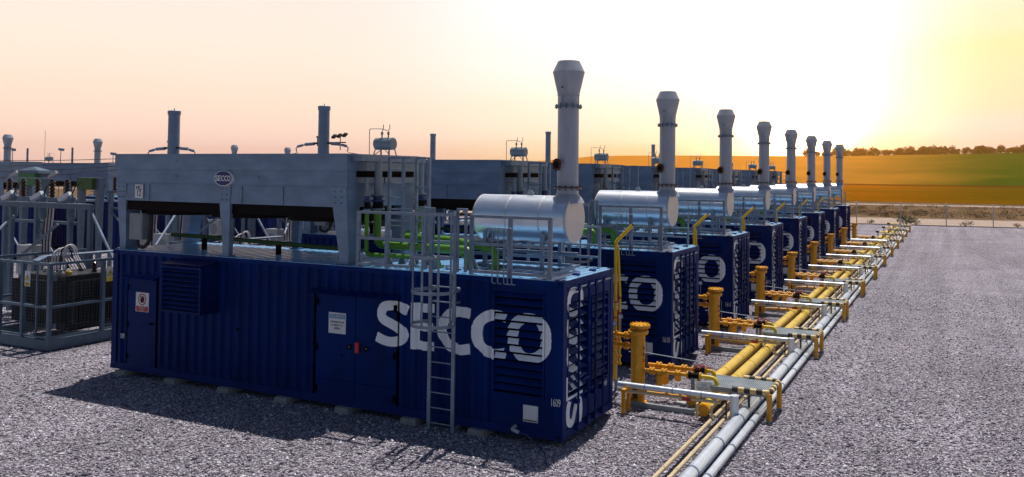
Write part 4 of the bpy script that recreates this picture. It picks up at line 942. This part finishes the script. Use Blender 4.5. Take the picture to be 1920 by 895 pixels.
# ================================================================== LEFT: transformer cages
def make_cage():
    t = thing('transformer_cage', 'x', 'cage', (-15.7, .7, G)); H = 2.38; Wx, Wy = 3.3, 3.3; m = 'tframe'
    b = MB()
    for (x0, x1, y0, y1) in ((-Wx, 0, 0, .14), (-Wx, 0, Wy-.14, Wy), (-Wx, -Wx+.14, .14, Wy-.14), (-.14, 0, .14, Wy-.14)): b.box(x0, x1, y0, y1, .03, .30, m)
    b.build('base_beam', t)
    posts = [(0, 0), (-1.15, 0), (-2.2, 0), (-Wx, 0), (0, 1.55), (0, Wy), (-1.7, Wy), (-Wx, Wy), (-Wx, 1.6)]
    for x, y in posts: q = MB(); q.bar((x-.05 if x > -Wx else x+.05, y+.05 if y < Wy else y-.05, .30), (x-.05 if x > -Wx else x+.05, y+.05 if y < Wy else y-.05, H), .10, .10, m, (0, 1, 0)); q.build('post', t)
    b = MB()
    for zz in (H-.03, 1.18, .36):
        h = .07 if zz > .5 else .05
        b.bar((-Wx+.1, .05, zz), (-.1, .05, zz), h, h, m); b.bar((-.05, .1, zz), (-.05, Wy-.1, zz), h, h, m); b.bar((-Wx+.05, .1, zz), (-Wx+.05, Wy-.1, zz), h, h, m)
    b.bar((-.6, .05, .4), (-.6, .05, H-.05), .04, .04, m, (0, 1, 0))
    b.build('rail', t)
    b = MB()
    for k in range(int((H-.4)/.09)): zz = .36+.09*k; b.bar((-Wx+.1, .06, zz), (-.1, .06, zz), .003, .003, 'tframe'); b.bar((-.06, .1, zz), (-.06, Wy-.1, zz), .003, .003, 'tframe')
    for k in range(int(Wx/.12)): x = -.12-.12*k; b.bar((x, .06, .36), (x, .06, H-.05), .003, .003, 'tframe'); b.bar((-.06, -x, .36), (-.06, -x, H-.05), .003, .003, 'tframe')
    b.build('wire_mesh', t)
    for (x, y, rz) in ((-.93, -.008, 0), (.008, 1.78, 90)):
        s = MB(); s.box(-.17, .17, -.006, .006, -.32, .30, 'signyel' if rz else 'signwhite'); s.box(-.16, .16, -.009, -.006, -.12, .29, 'signwhite'); s.box(-.16, .16, -.009, -.006, -.30, -.15, 'signyel')
        s.face([(-.145, -.0105, -.08), (.145, -.0105, -.08), (0, -.0105, .20)], 'black'); s.face([(-.115, -.0115, -.06), (.115, -.0115, -.06), (0, -.0115, .165)], 'signyel')
        s.face([(.02, -.0125, .11), (-.035, -.0125, .03), (-.005, -.0125, .03), (-.03, -.0125, -.05), (.035, -.0125, .045), (.005, -.0125, .045)], 'black')
        so_ = s.build('danger_sign', t, (x, y, H-.45)); so_.rotation_euler = (0, 0, R(rz)); so_.scale = (.68, 1, .68)
        if rz == 0: text_part('RIESGO', .06, 'black', so_, 'writing', (0, -.0125, -.19), (R(90), 0, 0), .8); text_part('ELECTRICO', .05, 'black', so_, 'writing', (0, -.0125, -.26), (R(90), 0, 0), .8)
    b = MB(); ys = 2.5   # portal frame standing behind the cage
    for x in (-1.95, -Wx-2.6): b.bar((x, ys, .3), (x, ys, 3.72), .15, .12, m, (0, 1, 0))
    b.bar((-Wx-2.9, ys, 3.78), (-1.85, ys, 3.78), .12, .15, m); b.bar((-Wx-2.9, ys-.1, 3.87), (-1.85, ys-.1, 3.87), .10, .03, 'galv'); b.bar((-1.9, ys, 3.6), (-.9, ys+.05, 2.2), .06, .06, 'galv'); b.bar((-Wx-2.5, ys, 3.4), (-Wx-.9, ys-2.3, 2.2), .06, .06, 'galv'); b.bar((-3.6, ys+.05, 3.2), (-5.6, ys+.05, 2.0), .07, .07, m)
    b.build('portal_frame', t)
    for x in (-3.05, -4.45, -6.0):
        c = MB(); c.lathe((x, ys+.12, 3.42), [(.06, -.12), (.13, 0), (.13, .3), (.10, .5), (.11, .62), (.05, .72)], 'tframe', 14); c.bar((x-.42, ys+.0, 3.96), (x-.02, ys+.08, 4.18), .13, .13, 'signwhite'); c.tube([(x, ys+.1, 4.1), (x+.05, ys+.2, 4.4), (x+.2, ys+.3, 4.55)], .02, 'dark', 6); c.build('fuse_cutout', t)
    for hx in (0.02,):
        for zz in (.6, 1.9): q = MB(); q.box(-.02, .03, .1, .2, zz, zz+.14, m); q.build('hinge', t)
    return t
def make_trafo():
    t = thing('power_transformer', 'x', 'transformer', (-17.30, 2.35, G+.3)); t.scale = (1, 1, .80)
    b = MB(); b.box(-.95, .95, -.75, .75, .10, 1.95, 'tank'); b.box(-1.0, 1.0, -.8, .8, 1.95, 2.0, 'tank'); b.box(-.8, .8, -.5, .5, 0, .10, 'tank'); b.build('tank_body', t)
    for sd in (-1, 1):
        f = MB()
        for k in range(26): x = -.90+k*.072; y0, y1 = (.75, 1.12) if sd > 0 else (-1.12, -.75); f.box(x-.008, x+.008, y0, y1, .35, 1.85, 'tank')
        f.build('cooling_fins', t)
        f = MB()
        for k in range(20): y = -.7+k*.074; x0, x1 = (.95, 1.3) if sd > 0 else (-1.3, -.95); f.box(x0, x1, y-.008, y+.008, .35, 1.85, 'tank')
        f.build('cooling_fins', t)
    for k in range(3):
        q = MB(); x = -.6+.6*k; q.lathe((x, .35, 2.0), [(.05, 0)]+[(v, .04+.05*i) for i, v in enumerate((.09, .05, .09, .05, .09, .05, .08, .03))], 'porcelain', 12); q.build('bushing', t)
    for k in range(4): q = MB(); x = -.6+.35*k; q.lathe((x, -.35, 2.0), [(.06, 0), (.08, .03), (.05, .08), (.07, .12), (.03, .2)], 'pale', 12); q.build('terminal', t)
    q = MB(); q.lathe((-.9, .0, 2.45), [(.12, -.02), (.15, 0), (.15, .7), (.12, .72)], 'tank', 16, 'x'); q.bar((-.6, 0, 2), (-.6, 0, 2.35), .05, .05, 'tank'); q.build('conservator', t)
    q = MB(); q.cyl((.5, -.4, 2.0), (.5, -.4, 2.12), .06, 'yellow', 10); q.cyl((.62, -.4, 2.0), (.62, -.4, 2.1), .05, 'signyel', 10); q.build('valve', t)
    return t
def make_cables():
    t = thing('cable_bundle', 'x', 'cables', (-16.1, 1.5, 2.46)); random.seed(11)
    for k in range(6):
        b = MB(); y = -.30+.08*k; h = .02+.03*k+.04*random.random(); x = -.1+.05*random.random()
        b.tube(fil([(x, y-.14, -.45), (x, y-.13, -.1), (x+.02, y-.12, h), (x+.0, y+.02, h+.08), (x+.0, y+.16, h-.03), (x, y+.2, -.10), (x+.3, y+.25, -.45)], .12, 5), .02, 'cable' if k != 3 else 'dark', 6); b.build('cable', t)
    b = MB(); b.bar((-.28, -.75, -.17), (-.28, -.5, -.06), .30, .04, 'galv'); b.bar((-.28, -.5, -.06), (-.28, 2.0, -.08), .34, .04, 'galv'); b.bar((-1.1, .4, -.09), (-.3, .4, -.09), .30, .04, 'galv'); b.build('cable_tray', t)
    return t
cage = make_cage(); traf = make_trafo(); cab = make_cables()
for o, lab, grp in ((cage, 'pale blue grey steel cage with danger signs around a transformer, %s of the row', 'transformer cages'), (traf, 'dark finned power transformer standing inside the %s cage', 'transformers'), (cab, 'bundle of looping white cables above the %s transformer', 'white cable bundles')):
    L_ = [o]
    for k in range(1, 6): c = copy_tree(o, None, ('wire_mesh',) if k > 1 else ()); c.location.y += D*k; L_.append(c)
    for k, c in enumerate(L_): c['label'] = lab % ORD[k]; c['group'] = grp
# outdoor switchgear racks
def make_rack():
    t = thing('switchgear_rack', 'x', 'rack', (-24, 6, G)); m = 'tframe'
    for x in (-1.8, 0, 1.8): b = MB(); b.bar((x, 0, 0), (x, 0, 3.9), .14, .14, m, (0, 1, 0)); b.build('post', t)
    b = MB(); b.bar((-2, 0, 3.9), (2, 0, 3.9), .12, .14, m); b.bar((-2, .1, 3.1), (2, .1, 3.1), .1, .1, m); b.bar((-1.8, 0, 3.0), (0, 0, 1.2), .05, .05, m); b.bar((0, 0, 3.0), (1.8, 0, 1.2), .05, .05, m); b.build('beam', t)
    for k in range(5):
        x = -1.6+.8*k; q = MB(); q.lathe((x, 0, 3.97), [(.05, 0)]+[((.11 if i % 2 == 0 else .06), .05+.06*i) for i in range(9)]+[(.04, .62)], 'porcelain', 12); q.build('insulator', t)
    b = MB(); b.bar((-1.7, -.02, 4.62), (1.7, -.02, 4.62), .06, .04, 'galv'); b.bar((-1.6, 0, 4.66), (-1.2, 0, 4.85), .07, .10, 'pale'); b.bar((.6, 0, 4.66), (1.0, 0, 4.85), .07, .10, 'pale'); b.build('busbar', t)
    b = MB(); b.box(-.5, .3, -.35, .05, 1.3, 2.3, 'pale'); b.cyl((-.1, -.36, 1.8), (-.1, -.352, 1.8), .30, 'grey', 20); b.build('cabinet', t)
    b = MB()
    for k in range(6): x = .5+.08*k; b.tube([(x, -.05, 0), (x+.03, -.1, 1.2), (x-.02, -.08, 2.4), (x+.02, 0, 3.8)], .025, 'cable' if k % 2 else 'dark', 6)
    b.build('cable_drop', t)
    return t
rack = make_rack(); RK = [(-22.5, 4.6), (-23.2, 10.6), (-21.6, 15.2), (-24.6, 20.2), (-20.4, 19.5), (-21, 26.5), (-28, 13), (-29.5, 19)]
for i, (x, y) in enumerate(RK):
    o = rack if i == 0 else copy_tree(rack); o.location = (x, y, G); o.rotation_euler.z = R((0, 8, -6, 0, 4, 0, 10, -4)[i])
    o['label'] = 'switchgear rack with brown insulators and pale cabinet, %s behind the transformer cages' % ORD[i]; o['group'] = 'switchgear racks'
# far row seen across the yard
FX = -51.2
for k in range(-1, 5):
    y = 19.2+D*k+WID
    for src, nm, lab in ((cont, None, 'navy container of the opposite row, %s from the left'), (cool, None, 'cooler on stilts of the opposite row, %s from the left'), (sil, None, 'exhaust stack and silencer of the opposite row, %s from the left'), (exp, None, 'small tank on the opposite coolers, %s from the left')):
        c = copy_tree(src, None, ('number', 'number_sign', 'hook_rod', 'bolt', 'lettering', 'safety_sign', 'warning_sign'))
        loc = src.location if src in (cool, sil, exp) else Vector((0, 0, 0))
        c.location = (FX-loc.x, y-loc.y, loc.z); c.rotation_euler.z = math.pi
        c['label'] = lab % ORD[k+1]; c['group'] = 'opposite row across the yard'
# tubular poles with insulators
def pole(x, y, zt, r, lab, arms=True):
    t = thing('power_pole', lab, 'pole', (x, y, G), 'tubular power poles')
    b = MB(); b.lathe((0, 0, 0), [(r*1.12, 0), (r, zt-.2), (r*1.12, zt-.19), (r*1.14, zt-.02), (r*1.0, zt)], 'galv2', 20); b.cyl((0, 0, zt), (0, 0, zt+.1), .02, 'dark', 6); b.build('shaft', t)
    if arms:
        for sx in (-1, 1):
            a = MB(); za = zt-1.70; a.bar((0, 0, za+.02), (sx*.55, -.05, za+.02), .09, .09, 'dark')
            a.build('cross_arm', t)
            q = MB(); q.cyl((sx*.50, -.05, za), (sx*.98, -.1, za-.03), .075, 'galv2', 10); q.cyl((sx*.98, -.1, za-.03), (sx*1.12, -.1, za-.06), .03, 'pale', 8); q.cyl((sx*1.12, -.1, za-.06), (sx*1.40, -.12, za-.12), .06, 'galv2', 10); q.tube([(sx*1.40, -.12, za-.12), (sx*1.5, -.12, za-.2), (sx*1.46, -.12, za-.36)], .025, 'galv2', 6)
            q.build('strain_insulator', t)
        a = MB(); a.cyl((-.32, 0, zt-1.8), (-.32, 0, zt-1.35), .05, 'dark', 8); a.bar((-.42, 0, zt-1.4), (-.2, 0, zt-1.32), .05, .05, 'dark'); a.build('lightning_arrester', t)
    return t
PX = []
for co, r, lab, arms in (((-25.19, 12.35, 7.51), .245, 'grey tubular pole with insulators, behind the left part of the nearest cooler', True), ((-19.1, 15.25, 7.79), .245, 'grey tubular pole with insulators and flood lights, behind the right part of the nearest cooler', True), ((-33.4, 44.99, 8.17), .23, 'grey tubular pole rising just right of the nearest cooler', False), ((-24.54, 49.2, 8.45), .22, 'grey tubular pole just left of the nearest stack', False), ((-26.23, 81.64, 8.57), .22, 'distant grey pole left of the second stack', False)): P = Vector(co); pole(P.x, P.y, P.z-G, r, lab, arms); PX.append(P)
# green enclosures at the left
for i, (co, w, z0, z1, mm) in enumerate((((-30.9, 9.72, 4.3), 1.15, 4.08, 4.62, 'green3'), ((-33.32, 14.12, 4.06), 1.15, 3.8, 4.4, 'dgreen'))):
    P = Vector(co); t = thing('green_enclosure', ('bright green raised enclosure under a pale pitched lid', 'dark green raised enclosure right of the pale lidded one')[i], 'enclosure', (P.x, P.y, G))
    b = MB(); b.box(-w/2, w/2, -.35, .35, z0-G, z1-G, mm); b.build('body', t)
    if i == 0:
        b = MB(); b.hexa([(-1.05, -.5, z1-G+.01), (1.05, -.5, z1-G+.01), (1.05, .5, z1-G+.01), (-1.05, .5, z1-G+.01)], [(-1.0, -.45, z1-G+.14), (1.0, -.45, z1-G+.14), (1.0, .45, z1-G+.14), (-1.0, .45, z1-G+.14)], 'tframe')
        b.hexa([(-.7, -.3, z1-G+.14), (.7, -.3, z1-G+.14), (.7, .3, z1-G+.14), (-.7, .3, z1-G+.14)], [(-.05, -.05, z1-G+.30), (.05, -.05, z1-G+.30), (.05, .05, z1-G+.30), (-.05, .05, z1-G+.30)], 'tframe'); b.build('lid', t)
    for sx in (-w/2-.12, w/2+.14): b = MB(); b.taper((sx-.08, sx+.08, -.1, .1, 0), (sx-.16, sx+.16, -.15, .15, z1-G), 'tframe'); b.build('leg', t)
# flood lights on second pole
t = thing('flood_light', 'cluster of three small flood lights on an arm beside the second pole', 'lights', (PX[1].x+.5, PX[1].y, PX[1].z-1.8))
b = MB(); b.bar((-.3, 0, .15), (.75, 0, .15), .05, .05, 'dark'); b.bar((.45, 0, -.2), (.45, 0, .45), .03, .03, 'galv'); b.build('arm', t)
for x, zz in ((.12, .42), (.42, .45), (.72, .48)): b = MB(); b.bar((x-.1, 0, zz-.06), (x+.1, -.05, zz+.06), .16, .09, 'dark'); b.build('lamp_head', t)
# chimneys of the opposite site, thin masts
for i, co in enumerate(((-56.48, 25.17, 6.38), (-53.43, 26.63, 6.46), (-53.38, 22.22, 6.2), (-52.49, 24.87, 6.28), (-48.83, 26.62, 6.01), (-83.09, 43.44, 9.03))):
    P = Vector(co); t = thing('thin_mast', 'thin steel mast above the opposite row, %s of them' % ['second widest', 'rightmost thick one', 'leftmost', 'leaning one in the middle', 'shortest at the right', 'tallest hair thin one'][i], 'mast', (P.x, P.y, G), 'thin masts far left')
    b = MB(); r = (.09, .09, .03, .03, .03, .025)[i]; b.tube([(0, 0, 0), ((.4 if i == 3 else 0), 0, P.z-G)], [r, r*.8], 'galv', 8); b.build('shaft', t)
    if i in (2, 3, 4): b = MB(); x = .4 if i == 3 else 0; b.bar((x-.2, 0, P.z-G), (x+.25, 0, P.z-G-.05), .16, .18, 'galv'); b.build('lamp_head', t)
# overhead wires
def wire(a, b_, sag, lab):
    b = MB(); a, b_ = Vector(a), Vector(b_); P = [a.lerp(b_, k/16)-Vector((0, 0, sag*4*(k/16)*(1-k/16))) for k in range(17)]; b.tube(P, .016, 'dark', 5)
    tag(b.build('overhead_wire'), lab, 'wire', 'overhead wires')
w = PX
for i in range(4):
    zz = w[0].z-1.9-.12*i
    wire((w[0].x-1.3, w[0].y-.1+.1*i, zz-.2+.0), (w[0].x-34, w[0].y-2+i, zz+.9-.5*i), .6, 'thin overhead wire running left from the first pole, %s from the top' % ORD[i].replace('nearest', 'first'))
for i in range(2): wire((w[1].x-1.4, w[1].y-.1, w[1].z-2.1-.05*i), (w[0].x+1.4, w[0].y-.1, w[0].z-2.15-.03*i), .25+.2*i, 'thin wire slung between the first two poles, %s one' % ('upper' if i == 0 else 'lower'))
wire((w[1].x+1.4, w[1].y, w[1].z-2.1), (w[1].x+7, w[1].y+6, w[1].z-2.9), .1, 'thin wire leading right from the second pole')
# ================================================================== fence
for i, px in enumerate((1597, 1688, 1772, 1861)):
    pts = {1597: (-3.4, 78.6), 1688: (1.6, 79.2), 1772: (5.8, 79.7), 1861: (10.3, 80.3)}[px]
ft = thing('wire_fence', 'sparse wire fence with concrete posts along the far edge of the gravel', 'fence', (0, 79.25, G))
fb = MB()
for k in range(-12, 14):
    x = 1.7+4.3*k
    p = MB(); p.bar((x, .13*x, 0), (x, .13*x, 2.05), .09, .09, 'pale', (0, 1, 0)); p.bar((x, .13*x, 2.05), (x, .13*x-.25, 2.35), .07, .07, 'pale'); p.build('post', ft)
for zz in (.08, .7, 1.3, 1.9): fb.bar((-55, -7.15, zz), (60, 7.8, zz), .012, .012, 'galv')
fb.build('wire', ft)
kb = MB(); kb.bar((-60, fy(-60, 79.1), G+.03), (70, fy(70, 79.1), G+.03), .14, .10, 'concrete'); tag(kb.build('kerb'), None, None, kind='structure')
# ================================================================== vegetation
def tuft(b, c, rx, ry, rz, n, s, m, rnd):
    for _ in range(n):
        while True:
            p = Vector((rnd.uniform(-1, 1), rnd.uniform(-1, 1), rnd.uniform(-1, 1)))
            if .25 < p.length < 1: break
        q = Vector((c[0]+p.x*rx, c[1]+p.y*ry, c[2]+p.z*rz)); d = Vector((rnd.gauss(0, 1), rnd.gauss(0, 1), rnd.gauss(0, 1))).normalized(); e = d.orthogonal().normalized(); f = d.cross(e); k = s*rnd.uniform(.5, 1.3)
        b.face([q-e*k, q+f*k*.6, q+e*k, q-f*k*.6], m)
def bush(x, y, w, h, m, lab, n=260, seed=1):
    rnd = random.Random(seed); t = thing('shrub', lab, 'shrub', (x, y, G)); b = MB()
    for _ in range(7): tuft(b, (rnd.uniform(-.6, .6)*w, rnd.uniform(-.3, .3)*w, h*rnd.uniform(.22, .62)), w*.4, w*.35, h*.38, n//7, .06*h+.02, m, rnd)
    b.build('foliage', t); s = MB()
    for k in range(5): s.tube([(0, 0, 0), (rnd.uniform(-.5, .5)*w, rnd.uniform(-.2, .2)*w, h*.6)], [.03, .01], 'bark', 5)
    s.build('stem', t); return t
bush(2.2, 81.0, 1.5, 1.15, 'leaf_gr', 'broad grey green shrub at the fence behind the end of the pipe run', 700, 2)
bush(-1.3, 80.6, .6, .5, 'leaf_gr', 'small grey shrub at the fence left of the broad one', 200, 3)
bush(7.8, 81.6, .9, .6, 'leaf_gr', 'low green shrub at the fence between the right posts', 240, 4)
bush(12.6, 82.6, .5, .5, 'leaf_dry', 'small dry shrub at the right edge by the fence', 140, 5)
rnd = random.Random(5); b = MB()
for _ in range(900):
    x = rnd.uniform(-70, 45); y = fy(x, rnd.choice([rnd.uniform(98, 112), rnd.uniform(98, 143)])); h = rnd.uniform(.2, .8)*(1.5 if rnd.random() < .12 else 1)
    tuft(b, (x, y, G+h*.4), h*2.2, h, h*.6, 60, .07, rnd.choice(['leaf_dry', 'leaf_dry', 'leaf_dry', 'leaf_gr', 'leaf_dk']), rnd)
tag(b.build('dry_scrub'), 'brown dry scrub and brush beyond the dirt track', 'scrub', kind='stuff')
# trees on the ridge
def ridge_tree(seed):
    rnd = random.Random(seed); t = thing('ridge_tree', 'x', 'tree', (0, 0, 0)); h = 8.5
    b = MB()
    for _ in range(8):
        a = rnd.uniform(0, 6.28); q = rnd.uniform(0, 3.0); tuft(b, (q*math.cos(a), q*math.sin(a), h*rnd.uniform(.12, .72)), 2.6, 2.6, 2.3, 110, .55, 'leaf_or', rnd)
    b.build('crown', t)
    s = MB(); s.tube([(0, 0, -1), (.1, 0, h*.5)], [.35, .2], 'bark', 7)
    for k in range(5): a = rnd.uniform(0, 6.28); s.tube([(.1, 0, h*.35), (1.8*math.cos(a), 1.8*math.sin(a), h*.7)], [.14, .05], 'bark', 5)
    s.build('trunk', t); return t
protos = [ridge_tree(s) for s in (1, 2, 3, 4)]
rnd = random.Random(9); x = -170; i = 0
xs = []
while x < 130: xs.append(x); x += rnd.choice([rnd.uniform(2.5, 5), rnd.uniform(3, 6), rnd.uniform(5, 9)])
for i, x in enumerate(xs):
    o = protos[i] if i < 4 else copy_tree(protos[i % 4]); s = rnd.uniform(.8, 1.6)
    o.location = (x, 1146+rnd.uniform(-6, 4), hilltop(x)-.5); o.scale = (s*1.25, s*1.25, s); o.rotation_euler.z = rnd.uniform(0, 6.28)
    o['label'] = 'round reddish tree in the tree line along the hill crest'; o['group'] = 'tree line on the hill crest'
#@@HAZE
hz = bpy.data.materials.new('haze'); hz.use_nodes = True; t = hz.node_tree; t.nodes.clear()
o_ = t.nodes.new('ShaderNodeOutputMaterial'); v_ = t.nodes.new('ShaderNodeVolumePrincipled'); t.links.new(v_.outputs[0], o_.inputs['Volume'])
v_.inputs['Color'].default_value = (1, .56, .14, 1); v_.inputs['Density'].default_value = .0003; v_.inputs['Anisotropy'].default_value = .88
M['haze'] = hz
b = MB(); b.box(-1500, 900, -60, 1240, G-1.1, 52, 'haze'); tag(b.build('haze'), None, None, kind='stuff')
